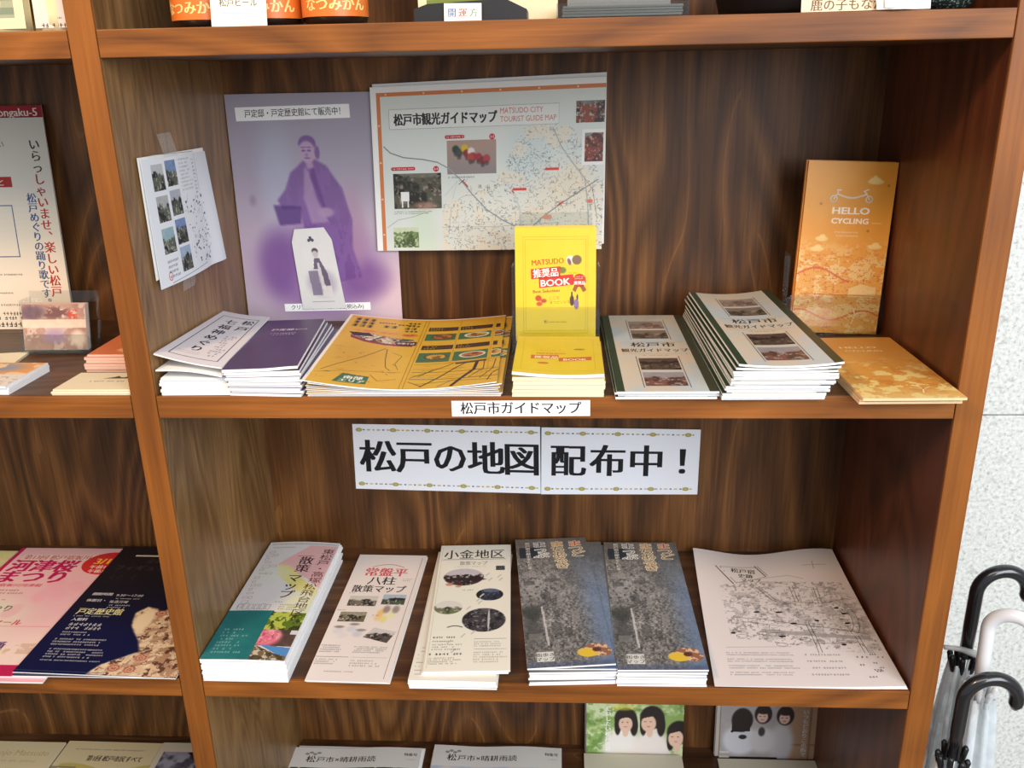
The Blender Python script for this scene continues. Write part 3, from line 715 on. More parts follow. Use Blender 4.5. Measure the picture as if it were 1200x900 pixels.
def ym_ink():
    k = Ink(); D = (66, 42, 40)
    k.line([(97, 2), (97, 256)], .6, (150, 104, 24)); k.line([(101, 2), (101, 256)], .6, (150, 104, 24))
    for i, (a, c) in enumerate(((104, 140), (143, 182), (186, 198))):
        for d, e in ((208, 224), (132, 148)): k.rect(a, d, c, e, D)
    k.line([(141.5, 80), (141.5, 256)], 1, (196, 148, 40)); k.line([(184, 20), (184, 256)], 1.6, (206, 160, 50)); k.up()
    for i, a in enumerate((106, 145)):
        for d in (210, 134): k.rows(a, d, a+14, d+12, 2, (196, 160, 70), 3+i+d, ragged=.1); k.rows(a+16, d+2, a+32, d+9, 1, (120, 88, 50), 5+i+d, ragged=.1)
    # title blocks, heavy dark print
    for (a, d, w_, h) in ((10, 238, 26, 11), (10, 224, 24, 11), (10, 210, 24, 11), (40, 234, 22, 4), (64, 230, 24, 5), (48, 216, 20, 10), (76, 238, 18, 6), (76, 226, 18, 6), (74, 213, 18, 9), (76, 203, 16, 6)):
        R3 = random.Random(int(a*7+d)); D3 = (70, 50, 28); x = a
        while x < a+w_-2:
            cw = min(h*.9, 9); k.rect(x, d+h*.42, x+cw*.85, d+h*.58, D3); k.rect(x+cw*R3.uniform(.2, .5), d, x+cw*R3.uniform(.55, .7), d+h, D3); k.rect(x, d+h*.82, x+cw*.8, d+h*.95, D3); k.rect(x+cw*.05, d, x+cw*.75, d+h*.14, D3); x += cw
    k.poly([(70, 158), (74, 163), (96, 163), (96, 148), (74, 148)], (70, 40, 54)); k.up(); k.text('中華そば', 84, 152, 7.6, (226, 210, 220), bold=.06, width=20)
    k.poly([(28, 10), (62, 10), (62, 33), (34, 37)], (58, 106, 72)); k.up(); k.text('南部', 47, 22, 9.5, (236, 240, 226), bold=.09); k.text('エリア', 47, 12.5, 8.5, (236, 240, 226), bold=.09)
    R = random.Random(8); BR = (120, 84, 30)
    k.line([(10, 40), (24, 66), (36, 84), (44, 96), (56, 118), (64, 134)], .8, BR); k.line([(66, 130), (70, 90), (74, 66), (80, 56)], .9, (110, 82, 50)); k.line([(74, 118), (86, 108), (82, 80), (88, 60)], .6, BR)
    k.line([(6, 30), (30, 44), (60, 50), (92, 52)], .5, BR); k.line([(62, 40), (72, 22), (90, 30)], .6, BR)
    for _ in range(24): x, y = R.uniform(6, 90), R.uniform(6, 130); a = R.uniform(0, 6); k.line([(x, y), (x+6*math.cos(a), y+6*math.sin(a))], .5, R.choice([BR, (90, 70, 60), (190, 110, 60)]))
    for _ in range(14): x, y = R.uniform(6, 86), R.uniform(6, 130); k.rows(x, y, x+R.uniform(4, 9), y+2.2, 1, (110, 70, 50), R.randint(0, 99), ragged=0)
    # street map on the right half
    K_ = (56, 36, 40)
    k.line([(104, 30), (150, 26), (196, 22)], 1.2, (70, 90, 96)); k.line([(104, 34), (124, 54), (140, 70), (146, 78)], 1.0, K_); k.line([(104, 52), (196, 46)], .8, K_); k.line([(118, 6), (134, 32), (150, 62), (160, 76)], 1.6, K_)
    k.line([(172, 76), (170, 50), (158, 24), (150, 4)], 3.6, (58, 34, 38)); k.line([(150, 76), (180, 78)], 4.6, (84, 56, 56)); k.line([(180, 76), (180, 50), (166, 26)], .9, K_); k.line([(192, 78), (190, 46), (178, 20)], .9, K_)
    k.line([(104, 62), (160, 60)], .5, BR); k.line([(104, 42), (196, 36)], .5, BR); k.line([(112, 14), (150, 20), (190, 12)], .6, K_); k.line([(126, 60), (112, 36)], .6, K_); k.line([(186, 10), (190, 30), (196, 40)], 1, K_); k.line([(104, 78), (198, 82)], .6, BR)
    k.line([(136, 4), (150, 22)], .8, (80, 90, 140)); k.line([(104, 22), (118, 8)], .8, K_)
    for _ in range(22): x, y = R.uniform(106, 190), R.uniform(6, 74); k.rows(x, y, x+R.uniform(4, 8), y+2, 1, (110, 70, 40), R.randint(0, 99), ragged=0)
    return k
stack_below('gourmet_map', 'yellow printed map lying lower in the yellow map pile', 'map', 'yellow gourmet maps below the top sheet',
            rect_surf(158, 1, Z2, 196, 250, 0), 3, 1.15, 1, PAPER_W, plainp(YEL), 60, 1.8, 1.0, .25, 5, pmat=P_GLOSS)
def sag(f, b): return lambda a, c: -(f*(1-c)+b*c)*np.sin(np.clip(a, 0, 1)*math.pi)
for i in range(5):
    e = 4+2.1*i; m_ = 3.6+.85*i
    S = Surf(196, 255, [(158+(i % 2), -3, Z2+e), (354-(i % 3), -2, Z2+e), (352, 252, Z2+e), (153, 252, Z2+e)], sag(e-m_, e-m_))
    sheet_thing('gourmet_map', 'yellow map buckled in the middle of the pile, '+['lowest', 'second lowest', 'middle', 'second highest', 'highest'][i]+' buckled one', 'map', S, .7, 1, PAPER_W, plainp(YEL), 20, group='buckled yellow maps', pmat=P_GLOSS)
S = Surf(196, 262, [(162, -8, Z2+17), (356, -4, Z2+14.5), (354, 256, Z2+12.8), (154, 251, Z2+15.5)], sag(7.8, 6.1))
sheet_thing('gourmet_map', 'yellow food map directly beneath the top one, edge showing at right', 'map', S, .9, 1, PAPER_W, ym_paint, 2.2, pmat=P_GLOSS)
S = Surf(196, 262, [(156.5, -10, Z2+20.5), (351, -6, Z2+17), (345, 256, Z2+14.3), (148, 250, Z2+18.6)], sag(9.3, 7.0))
sheet_thing('gourmet_map', 'top yellow food map with noodle bowl and street plan', 'map', S, .9, 1, PAPER_W, ym_paint, 1.1, ink=ym_ink(), pmat=P_GLOSS)

# ---- small yellow booklets
YB = (216, 188, 40)
def yb_paint(u, v):
    b = mixc(full(u, YB), (238, 210, 70), fbm(u, v, 25, 6)*.5)
    def m(b, x, y, rx, ry, c, s_=.12, r=0): return mixc(b, c, mell(u, v, x, y, rx, ry, s_, r))
    b = m(b, 62, 92, 4.5, 5, (226, 214, 206)); b = m(b, 61, 90, 2, 4, (120, 90, 90), .3, 20); b = m(b, 69.5, 92, 5.4, 5.4, (120, 98, 66), .1, 20); b = m(b, 53, 80.5, 4.6, 3.6, (110, 122, 50), .25); b = m(b, 50, 83, 2.2, 1.6, (80, 100, 40))
    b = m(b, 26, 49, 3.6, 3.4, (186, 72, 50)); b = m(b, 32, 46, 3.4, 2.4, (170, 80, 50), .3); b = m(b, 27, 42.5, 3.4, 2.4, (190, 80, 60), .3)
    b = m(b, 64, 46, 2.6, 6, (84, 56, 60), .1, 0); b = m(b, 64, 53, 1, 3.4, (60, 44, 44)); b = m(b, 69, 42, 2.9, 6, (130, 110, 150), .1); b = m(b, 70, 50, 1, 3.4, (90, 50, 60))
    return b
def yb_ink():
    k = Ink(); R = (196, 52, 40); Y2 = (170, 150, 40)
    k.frame(9, 9, 82, 118, .35, Y2); k.frame(11.5, 12, 79.5, 115, .35, Y2)
    k.poly([(18, 70.5), (51, 73.5), (50.5, 85), (17.5, 82)], R); k.poly([(27, 60.5), (66, 64), (65.4, 76), (26.4, 72.4)], R)
    k.ell(72.5, 69, 7.4, 7.6, (190, 60, 44), 16); k.poly([(67, 64), (71, 62), (68, 55.5), (64.5, 58)], (150, 84, 44)); k.poly([(73, 62), (77, 64), (80.5, 58), (76.5, 55.5)], (150, 84, 44)); k.up()
    k.text('MATSUDO', 37, 87.2, 8.2, (190, 84, 34), bold=.05, width=36, rot=4); k.text('推奨品', 34.5, 73.8, 9.8, (250, 246, 236), bold=.06, width=28, rot=4)
    k.text('BOOK', 45.5, 63.2, 10, (250, 246, 236), bold=.06, width=33, rot=4); k.text('Best Selection', 35, 55.5, 4.6, (150, 74, 36), width=30, rot=3, bold=.05)
    k.rows(67, 70, 78, 74, 2, (240, 200, 180), 4, ragged=0); k.text('推奨品', 72.5, 64.5, 4, (248, 238, 226), bold=.08)
    k.text('ここち', 44, 47.5, 4, (130, 110, 40), rot=3); k.text('まつどいいね', 51, 43, 3.8, (130, 110, 40), rot=3); k.rows(60, 76, 70, 79, 1, (170, 150, 60), 5, ragged=0)
    k.text('松', 34, 20.6, 3.8, (40, 40, 60)); k.rows(36.5, 20.5, 58, 23, 1, (90, 80, 50), 4, ragged=0)
    return k
S = stand_surf(363.2, 150, Z2+13.5, 91, 128, 7.5, 0, 0)
first = None
for i in range(3):
    Si = S.moved((i == 0 and -.6 or 0, 8.4-i*4.2, 0.4*(2-i)))
    sheet_thing('yellow_booklet', ['rear yellow booklet of the three standing in the clear holder', 'middle yellow booklet standing in the clear holder', 'front upright yellow booklet in the clear holder, red title on its cover'][i], 'booklet', Si, 3.4, 3, PAPER, yb_paint if i == 2 else plainp(YB), .8 if i == 2 else 20, ink=yb_ink() if i == 2 else None, pmat=P_GLOSS)
def plate(name, P, th, parent, mat, org):
    """flat plate from 4 or more corner points (mm) with thickness th"""
    P = [np.array(p, float) for p in P]; n = np.cross(P[1]-P[0], P[2]-P[1]); n /= np.linalg.norm(n); k = len(P)
    V = [(p-org)/1000 for p in P]+[(p+n*th-org)/1000 for p in P]
    F = [tuple(range(k-1, -1, -1)), tuple(range(k, 2*k))]+[(i, (i+1) % k, (i+1) % k+k, i+k) for i in range(k)]
    return link_mesh(name, raw(name, V, F, mat), parent)
def leaflet_holder(name, label, x, y, z, w, d, hf, hb, lean, base_h, side_h):
    """clear tilted acrylic leaflet holder: base, back plate, front plate with round lower corners, two side walls"""
    org = np.array([x+w/2, y+d/2, z]); r = empty(name, Vector(org/1000), label, 'holder')
    t = math.tan(math.radians(lean))
    plate('base_plate', [(x, y, z), (x+w, y, z), (x+w, y+d+hb*t*.5, z), (x, y+d+hb*t*.5, z)], 2, r, ACRYL, org)
    plate('pocket_floor', [(x+2, y+1, z+base_h), (x+w-2, y+1, z+base_h), (x+w-2, y+d, z+base_h), (x+2, y+d, z+base_h)], 1.6, r, ACRYL, org)
    yf = y-.0; a = 5
    P = [(x, yf, z+2)]+[(x+w, yf, z+2), (x+w, yf+t*hf, z+2+hf-a), (x+w-a, yf+t*hf, z+2+hf), (x+a, yf+t*hf, z+2+hf), (x, yf+t*hf, z+2+hf-a)]
    plate('front_plate', P, 1.8, r, ACRYL, org)
    c_ = 8; h2 = side_h if hb > side_h+20 else hb-c_
    plate('back_plate', [(x, y+d, z+2), (x+w, y+d, z+2), (x+w, y+d+t*h2, z+2+h2), (x+w-c_, y+d+t*(h2+c_), z+2+h2+c_), (x+w-c_, y+d+t*(hb-4), z+2+hb-4), (x+w-c_-4, y+d+t*hb, z+2+hb), (x+c_+4, y+d+t*hb, z+2+hb), (x+c_, y+d+t*(hb-4), z+2+hb-4), (x+c_, y+d+t*(h2+c_), z+2+h2+c_), (x, y+d+t*h2, z+2+h2)] if hb > side_h+20 else [(x, y+d, z+2), (x+w, y+d, z+2), (x+w, y+d+t*hb, z+2+hb), (x, y+d+t*hb, z+2+hb)], 1.8, r, ACRYL, org)
    for xx in (x, x+w-1.8):
        plate('side_plate', [(xx, y+2, z+2), (xx, y+d-2, z+2), (xx, y+d+t*side_h-2, z+2+side_h), (xx, y+t*side_h+4, z+2+side_h)], 1.8, r, ACRYL, org)
    return r
leaflet_holder('leaflet_holder', 'clear acrylic holder carrying the upright yellow booklets', 359, 139, Z2, 99.5, 30, 52, 152, 7.5, 11, 96)
# flat pile in front of it
stack_below('yellow_booklet', 'yellow booklet in the flat pile', 'booklet', 'small yellow booklets below the top of the flat pile',
            rect_surf(366, -1, Z2, 91, 122, -.5), 5, 4.3, 4, PAPER_C, plainp(YB), 30, 1.6, 1.6, .8, 9, pmat=P_GLOSS)
def yf_ink():
    k = Ink(); Y2 = (190, 168, 50)
    k.frame(8, 10, 83, 112, .4, Y2); k.poly([(17, 44), (46, 46), (46, 58), (17, 56)], (196, 96, 50)); k.poly([(46, 38), (80, 41), (80, 52), (46, 49)], (196, 80, 50)); k.ell(30, 32, 6, 3, (190, 100, 50)); k.ell(68, 76, 6, 2.6, (150, 130, 50)); k.up()
    k.text('推奨品', 33, 46.5, 8, (250, 236, 200), bold=.05); k.text('BOOK', 63, 40.5, 8, (250, 236, 200), bold=.05); k.text('MATSUDO', 38, 60, 6, (196, 96, 40), bold=.04); k.rows(22, 70, 50, 74, 1, (180, 140, 60), 4)
    return k
Sf = Surf(91, 122, [(366, -3, Z2+25.2), (457, -7, Z2+23.8), (457, 115, Z2+24.5), (367, 119, Z2+24)], lambda a, b_: -2.2*np.sin(a*math.pi)*(1-b_)-1.0*(1-b_)**2)
sheet_thing('yellow_booklet', 'top yellow booklet of the flat pile in front of the clear holder', 'booklet', Sf, 3.4, 3, PAPER, lambda u, v: mixc(full(u, YB), (240, 214, 80), fbm(u, v, 20, 2)*.5), 8, ink=yf_ink(), pmat=P_GLOSS)

# ---- cream guide maps with green edges
def gm_paint(u, v):
    b = mixc(full(u, (214, 204, 184)), (196, 204, 204), sstep(.45, .65, fbm(u, v, 60, 5))); b = mixc(b, (224, 200, 172), sstep(.5, .7, fbm(u, v, 50, 9))*.6)
    g = (44, 66, 44); b = mixc(b, g, (u < 8.5).astype(float)); b = mixc(b, (58, 62, 40), (u > 89.5).astype(float))
    for (c, d, s_, kw) in ((221, 255, 2, dict(sky=(150, 134, 122), mid=(150, 126, 112), dark=(110, 88, 76), lightc=(190, 172, 156))), (180, 215, 5, dict(sky=(120, 108, 96), mid=(112, 96, 78), dark=(58, 50, 40), lightc=(168, 150, 132))),
                           (66, 106, 7, dict(sky=(66, 50, 42), mid=(84, 68, 56), dark=(44, 32, 28), lightc=(150, 134, 116))), (16, 58, 9, dict(sky=(140, 134, 136), mid=(130, 88, 76), dark=(78, 56, 50), lightc=(190, 182, 180)))):
        b = paste(b, scene_pic(u, v, 30, c, 72, d, s_, hor=.66, sc=12, **kw), mrect(u, v, 30, c, 72, d))
    b = mixc(b, (50, 38, 32), (mrect(u, v, 40, 70, 41, 90)+mrect(u, v, 52, 70, 53, 90)+mrect(u, v, 60, 70, 61, 90)).clip(0, 1))
    return b
def gm_ink():
    k = Ink(); c = (60, 54, 50)
    k.line([(28, 176), (28, 260)], .7, c); k.line([(74, 176), (74, 260)], .7, c); k.line([(28, 12), (28, 112)], .7, c); k.line([(74, 12), (74, 112)], .7, c)
    k.rect(30, 215, 72, 221, (214, 206, 192)); k.rect(30, 58, 72, 66, (206, 202, 192)); k.up()
    k.text('松戸市', 51, 149, 17, (50, 42, 40), bold=.03, width=50); k.text('観光ガイドマップ', 51, 129, 13, (70, 58, 54), bold=.03, width=74); k.line([(14, 166), (86, 166)], .35, (150, 144, 130)); k.line([(14, 122), (86, 122)], .35, (150, 144, 130)); k.rows(36, 114, 66, 118, 1, (150, 144, 132), 3)
    return k
def gm_low(u, v): b = full(u, (208, 200, 184)); b = mixc(b, (44, 66, 44), (u < 8.5).astype(float)); return mixc(b, (58, 62, 40), (u > 89.5).astype(float))
# low pile
stack_below('guide_map', 'cream guide map in the low pile', 'map', 'guide maps below the top of the low cream pile',
            rect_surf(468, -8, Z2, 99, 284, .4), 3, 2.6, 2, PAPER_W, gm_low, 4.5, 2.2, 2.5, .5, 2, drift=(.4, -1))
sheet_thing('guide_map', 'top guide map of the low cream pile beside the yellow booklets', 'map', rect_surf(469, -13, Z2+7.8, 99, 284, .3), 2, 2, PAPER_W, gm_paint, 1.0, ink=gm_ink(), pmat=P_GLOSS)
# tall pile
stack_below('guide_map', 'cream guide map in the tall pile', 'map', 'guide maps below the top of the tall cream pile',
            rect_surf(571, -10, Z2, 99, 284, .8), 11, 2.75, 3, PAPER_W, gm_low, 4.5, 2.2, 2.2, .6, 4, drift=(.75, -.9))
gb = lambda d: (lambda a, b_: d*(np.abs(a-.45)**2)*(1.0+.6*b_))
for i in range(3):
    z_ = Z2+30.6+i*3.0
    S = rect_surf(578.5+i*2.2, -21-i, z_, 99, 284, 1.7, gb(2+i*5))
    sheet_thing('guide_map', ['third guide map from the top of the tall cream pile', 'second guide map from the top of the tall cream pile', 'top guide map of the tall cream pile, curling up at its sides'][i], 'map', S, 2.2, 2, PAPER_W, gm_paint if i == 2 else gm_low, 1.0 if i == 2 else 4.5, ink=gm_ink() if i == 2 else None, pmat=P_GLOSS)

# ---- orange leaflets
ORG = (232, 152, 50)
def hc_paint(u, v):
    b = mixc(full(u, (232, 150, 42)), (238, 178, 96), sstep(150, 20, v)*.7); b = mixc(b, (240, 196, 130), fbm(u, v, 40, 4)*.45)
    cit = sstep(120, 80, v)
    n = fbm(u, v*1.6, 14, 7); b = mixc(b, (246, 214, 150), (n > .55)*cit*.75); n = fbm(u, v*2.2, 9, 2); b = mixc(b, (206, 106, 54), ((n > .47) & (n < .505))*cit*.8); b = mixc(b, (214, 90, 60), (np.abs(v-70-8*np.sin(u/14)) < 1.3)*.7*(u < 62)); b = mixc(b, (214, 90, 60), (np.abs(v-22-6*np.sin(u/12+1)) < 1.1)*.7)
    b = mixc(b, (246, 214, 150), mpoly(u, v, [(62, 44), (62, 54), (76, 60), (94, 56), (94, 44)])*.85)
    for x, y, w_ in ((78, 178, 9), (24, 112, 7), (86, 104, 8), (76, 180, 5), (20, 100, 8)): b = mixc(b, (248, 214, 140), mell(u, v, x, y, w_, 3, .2)*.9); b = mixc(b, (248, 214, 140), mell(u, v, x+1, y+2.5, w_*.5, 2.6, .2)*.9)
    for x, y in ((93, 174), (19, 152), (76, 122)): b = mixc(b, (176, 130, 50), mell(u, v, x, y, 1.6, 1.6, .3))
    return b
def hc_ink():
    k = Ink(); c = (252, 238, 214)
    def ring(x, y, r, w_): t = [(x+r*math.cos(i/14*2*math.pi), y+r*math.sin(i/14*2*math.pi)) for i in range(15)]; k.line(t, w_, c)
    ring(33, 158, 3.6, 1.6); ring(73, 158, 3.6, 1.6); k.line([(33, 158), (37, 165), (36, 168), (40, 168)], 1.3, c); k.line([(73, 158), (69, 165), (66, 167), (71, 169)], 1.3, c)
    t = [(37+i*32/12, 163.5-4.2*math.sin(i/12*math.pi)) for i in range(13)]; k.line(t, 2.0, c)
    k.text('HELLO', 54, 141, 10, c, bold=.09, boldy=.04, width=42); k.text('CYCLING', 54, 130, 8, c, bold=.08, boldy=.04, width=42); k.rows(38, 114, 70, 122, 2, (246, 216, 160), 2, ragged=.2)
    k.line([(80, 131), (90, 131)], .6, (248, 220, 160))
    k.line([(70, 12), (73, 22), (71, 30)], 1.2, (250, 226, 170)); k.line([(71, 20), (65, 24)], .9, (250, 226, 170)); k.line([(72, 20), (77, 26)], .9, (250, 226, 170)); k.line([(6, 47), (94, 46)], .6, (200, 110, 50))
    return k
for i in range(4):
    S = stand_surf(690.5-i*.6, 224-i*3.3+1, Z2+4.2, 101, 200, 4.0, -2.2)
    if i < 3: 
        sheet_thing('orange_leaflet', 'orange folded leaflet standing in the clear rack, '+['rearmost', 'second from the rear', 'just behind the front one'][i], 'leaflet', S, 2.8, 2, plain('orange_edge', (214, 124, 40), .6), plainp(ORG), 40, group='orange leaflets standing behind the front one', pmat=P_GLOSS)
    else:
        sheet_thing('orange_leaflet', 'front upright orange leaflet with white bicycle emblem', 'leaflet', S.moved((2, 0, 0)), 2.8, 2, plain('orange_edge', (214, 124, 40), .6), hc_paint, .9, ink=hc_ink(), pmat=P_GLOSS)
leaflet_holder('leaflet_holder', 'clear acrylic holder carrying the upright orange leaflets', 682, 208, Z2, 114, 21, 48, 90, 4.0, 2.2, 96)
def of_paint(u, v):
    b = mixc(full(u, (214, 146, 60)), (222, 160, 80), fbm(u, v, 40, 5)); n = fbm(u, v*1.5, 18, 9); b = mixc(b, (240, 216, 140), (n > .54)*sstep(150, 60, v)*.85); b = mixc(b, (198, 124, 54), (fbm(u, v, 10, 3) > .6)*sstep(150, 60, v)*.6)
    return mixc(b, (244, 220, 150), sstep(40, 0, v)*.5)
def of_ink():
    k = Ink(); c = (250, 226, 170); k.text('HELLO', 48, 158, 9, c, bold=.06, width=40); k.text('CYCLING', 50, 146, 7, c, bold=.05, width=40); k.line([(62, 14), (66, 26), (60, 36)], 1.4, c); k.line([(64, 24), (74, 30)], 1.1, c); k.line([(64, 26), (54, 28)], 1.1, c)
    return k
oe = plain('pale_orange_edge', (236, 206, 160), .6)
stack_below('orange_leaflet', 'flat orange leaflet at the right end', 'leaflet', 'flat orange leaflets below the top one', rect_surf(699, -22, Z2, 97, 198, 1.2), 2, 2.6, 2, oe, plainp((214, 150, 70)), 40, .8, 1.0, 1.5, 6, pmat=P_GLOSS)
sheet_thing('orange_leaflet', 'top flat orange leaflet at the right end of the middle shelf', 'leaflet', rect_surf(700.5, -27, Z2+5.3, 97, 200, 1.0), 2.6, 2, oe, of_paint, 1.0, ink=of_ink(), pmat=P_GLOSS)

# ---- shelf edge tag and banner
S = stand_surf(304.6, -.2, -370.2, 139, 16.8, 0, .3)
strip('shelf_label', 'white strip label with black lettering on the front edge of the middle shelf', 'label', S.moved((0, -.25, 0)), '松戸市ガイドマップ', 13.2, None, (30, 28, 30), .035, width=121, thick=.3)
def banner(S, txt, label, sizes, xs, seed):
    k = Ink(); rg = random.Random(seed)
    for yy in (8.5, S.h-8.5):
        x = 9; i = 0
        while x < S.w-4:
            if i % 7 == 0: k.ell(x, yy, 4.8, 3.1, (168, 158, 92), 10); k.up().ell(x, yy, 2.6, 1.6, (186, 176, 110), 10); k.k -= 1
            elif i % 2: k.ell(x, yy, 1.7, 1.1, rg.choice([(120, 100, 60), (96, 90, 90), (190, 150, 60)]), 8)
            else: k.ell(x, yy, 3.0, 1.2, rg.choice([(196, 176, 120), (170, 172, 170), (202, 190, 150)]), 8)
            x += 6.9; i += 1
    for ch, x, s_ in zip(txt, xs, sizes): k.text(ch, x, S.h/2-s_*.37, s_, (24, 22, 28), bold=.065, boldy=.0 if ch != '！' else .02)
    r = sheet_thing('banner_sheet', label, 'sign', S, .4, 1, PAPER, lambda u, v: full(u, (238, 240, 246)), 30, ink=k, body='laminate_film')
    return r
# laminated film is a little bigger than the printed paper
FILM = plain('laminate_film', (196, 198, 208), .15, spec=.6)
def banner2(S, txt, label, sizes, xs, seed):
    r = banner(S, txt, label, sizes, xs, seed)
    for ch in r.children:
        if ch.name.startswith('laminate_film'): ch.data.materials[0] = FILM
S1 = Surf(263, 101, [(122.5, 299.2, -599.5), (386, 299.2, -606), (386, 299.2, -504), (125, 299.2, -500)])
banner2(S1, '松戸の地図', 'left half of the white banner reading five large black characters', [50, 50, 48, 50, 50], [34, 85, 136, 187, 237], 1)
S1 = Surf(219, 101, [(386.6, 298.4, -606.5), (605, 298.4, -605.5), (605, 298.4, -507.5), (388, 298.4, -504.5)])
banner2(S1, '配布中！', 'right half of the white banner ending in an exclamation mark', [48, 48, 48, 46], [38, 92, 146, 196], 2)

# ================================================================== lower shelf
WHT = (232, 228, 224)
def low(name, label, group, S, n, t, layers, seed, painter=None, jr=.5, jx=1.2, jy=1.4, paper=PAPER_W, drift=(0, 0), res=40, pmat=P_MATTE):
    return stack_below(name, label, 'map', group, S, n, t, layers, paper, painter, res, jx, jy, jr, seed, pmat, drift)
# ---- walking map at the left wall
def ea_paint(u, v):
    b = mixc(full(u, (222, 220, 220)), (206, 206, 212), fbm(u, v, 40, 3)*.7)
    b = mixc(b, (224, 176, 178), mpoly(u, v, [(28, 205), (60, 255), (98, 255), (98, 150), (76, 172)])*.95); b = mixc(b, (224, 214, 110), mpoly(u, v, [(28, 205), (48, 200), (74, 168), (98, 146), (98, 132), (70, 142), (36, 178)])*.75)
    b = mixc(b, (220, 228, 190), mell(u, v, 86, 112, 22, 34, .6)*.8); b = mixc(b, (214, 222, 212), mell(u, v, 30, 180, 20, 22, .7)*.6)
    b = mixc(b, (28, 108, 112), mrect(u, v, 0, 0, 58, 96)); b = mixc(b, (40, 122, 124), mrect(u, v, 0, 0, 58, 96)*sstep(.3, .8, fbm(u, v, 40, 8)))
    x0 = 56
    g = mixc(full(u, (96, 120, 44)), (190, 204, 90), (fbm(u, v, 9, 4) > .5)*.9); g = mixc(g, (56, 60, 34), (fbm(u, v, 7, 6) > .6)*.9); b = paste(b, g, mrect(u, v, x0, 58, 98, 94))
    g = mixc(full(u, (110, 86, 80)), (70, 56, 48), fbm(u, v, 8, 3)); g = mixc(g, (226, 122, 142), mell(u, v, 64, 42, 17, 17, .3)); g = mixc(g, (240, 170, 180), mell(u, v, 66, 46, 14, 12, .3)*(fbm(u, v, 4, 5) > .5)); g = mixc(g, (190, 84, 110), mell(u, v, 62, 38, 16, 14, .3)*(fbm(u, v, 4, 7) > .62)); b = paste(b, g, mrect(u, v, x0, 26, 98, 58)*(1-mrect(u, v, 90, 50, 98, 58)))
    b = mixc(b, (84, 142, 200), mpoly(u, v, [(60, 28), (98, 24), (98, 8), (84, 12)])); g = mixc(full(u, (120, 104, 76)), (206, 196, 180), (fbm(u, v, 6, 9) > .56)*.9); g = mixc(g, (66, 58, 44), (fbm(u, v, 8, 11) > .58)*.8)
    return paste(b, g, mpoly(u, v, [(56, 0), (98, 0), (98, 8), (84, 12), (56, 27)]))
def ea_ink():
    k = Ink(); c = (74, 34, 38)
    k.vtext('東松戸・高塚', 88, 247, 13.6, c, pitch=14.6, sx=1.2); k.vtext('松飛台地区', 86, 159, 13.6, c, pitch=14.6, sx=1.2)
    k.vtext('散策', 64, 224, 19, (60, 36, 44), pitch=20, bold=.03); k.vtext('マップ', 60, 180, 19, (50, 44, 44), pitch=19, bold=.03); k.line([(50, 226), (72, 227)], .8, c)
    k.rect(8, 248, 40, 251, (190, 190, 190)); k.line([(4, 259), (96, 259)], .8, (70, 60, 60))
    rg = random.Random(4); q = (126, 92, 72)
    for i in range(15):
        y = 240-i*9.4; x = 6+rg.uniform(0, 5)
        for _ in range(rg.choice([1, 1, 2])): w_ = rg.uniform(3, 9); h = rg.uniform(3, 7); k.frame(x, y-h, x+w_, y, .4, q); x += w_+rg.uniform(.5, 3)
    for i in range(6): k.frame(8+i*7.2, 99, 13+i*7.2, 108+rg.uniform(0, 5), .5, q)
    k.rows(8, 10, 44, 60, 8, (130, 180, 180), 5, ragged=.6); k.rows(60, 98, 84, 112, 3, (140, 140, 110), 6); k.rows(52, 112, 62, 118, 1, (140, 150, 210), 2, ragged=0)
    return k
low('walking_map', 'walking map in the pile by the left side board', 'walking maps below the teal one', rect_surf(3.5, -2, Z3, 99, 265, -.2), 9, 3.0, 3, 11)
sheet_thing('walking_map', 'top walking map with teal panel and pink blossom photo, by the left side board', 'map', Surf(99, 265, [(3, -3, Z3+27.3), (102, -4, Z3+27.3), (103, 260, Z3+27.3), (4, 261, Z3+27.3)], lambda a, b_: 2.2*np.sin(a*math.pi)*(.4+.6*b_)), 3, 3, PAPER_W, ea_paint, .9, ink=ea_ink(), pmat=P_GLOSS)

# ---- Tokiwadaira map: a thin pair
def tk_paint(u, v):
    b = full(u, (230, 222, 216)); b = mixc(b, (220, 210, 206), fbm(u, v, 50, 3)*.6)
    for (a, c, d, e, s_, kw) in ((12, 150, 49, 174, 2, dict(sky=(196, 192, 184), mid=(120, 112, 100))), (56, 155, 86, 178, 4, dict(sky=(150, 172, 196), mid=(70, 84, 66))), (8, 115, 42, 137, 6, dict(sky=(120, 112, 84), mid=(110, 100, 76)))):
        b = paste(b, scene_pic(u, v, a, c, d, e, s_, sc=8, **kw), mrect(u, v, a, c, d, e))
    b = paste(b, scene_pic(u, v, 48, 73, 88, 104, 8, sc=8, sky=(196, 192, 190), mid=(84, 76, 70), dark=(46, 40, 38)), mpoly(u, v, [(48, 84), (58, 104), (88, 96), (80, 73)]))
    for x, y, c in ((60, 136, (230, 180, 90)), (66, 122, (222, 214, 120)), (74, 130, (226, 226, 160)), (66, 144, (120, 100, 92)), (78, 144, (120, 110, 100)), (58, 126, (236, 190, 120))): b = mixc(b, c, mell(u, v, x, y, 4.5, 8, .5)*.7)
    for x, y, c in ((14, 96, (206, 206, 214)), (30, 100, (196, 200, 212)), (40, 90, (190, 192, 204)), (22, 86, (214, 210, 214)), (14, 104, (110, 96, 92)), (32, 110, (120, 104, 100)), (43, 98, (120, 112, 112))): b = mixc(b, c, mell(u, v, x, y, 6, 6 if c[0] > 150 else 2.6, .5)*.7)
    return b
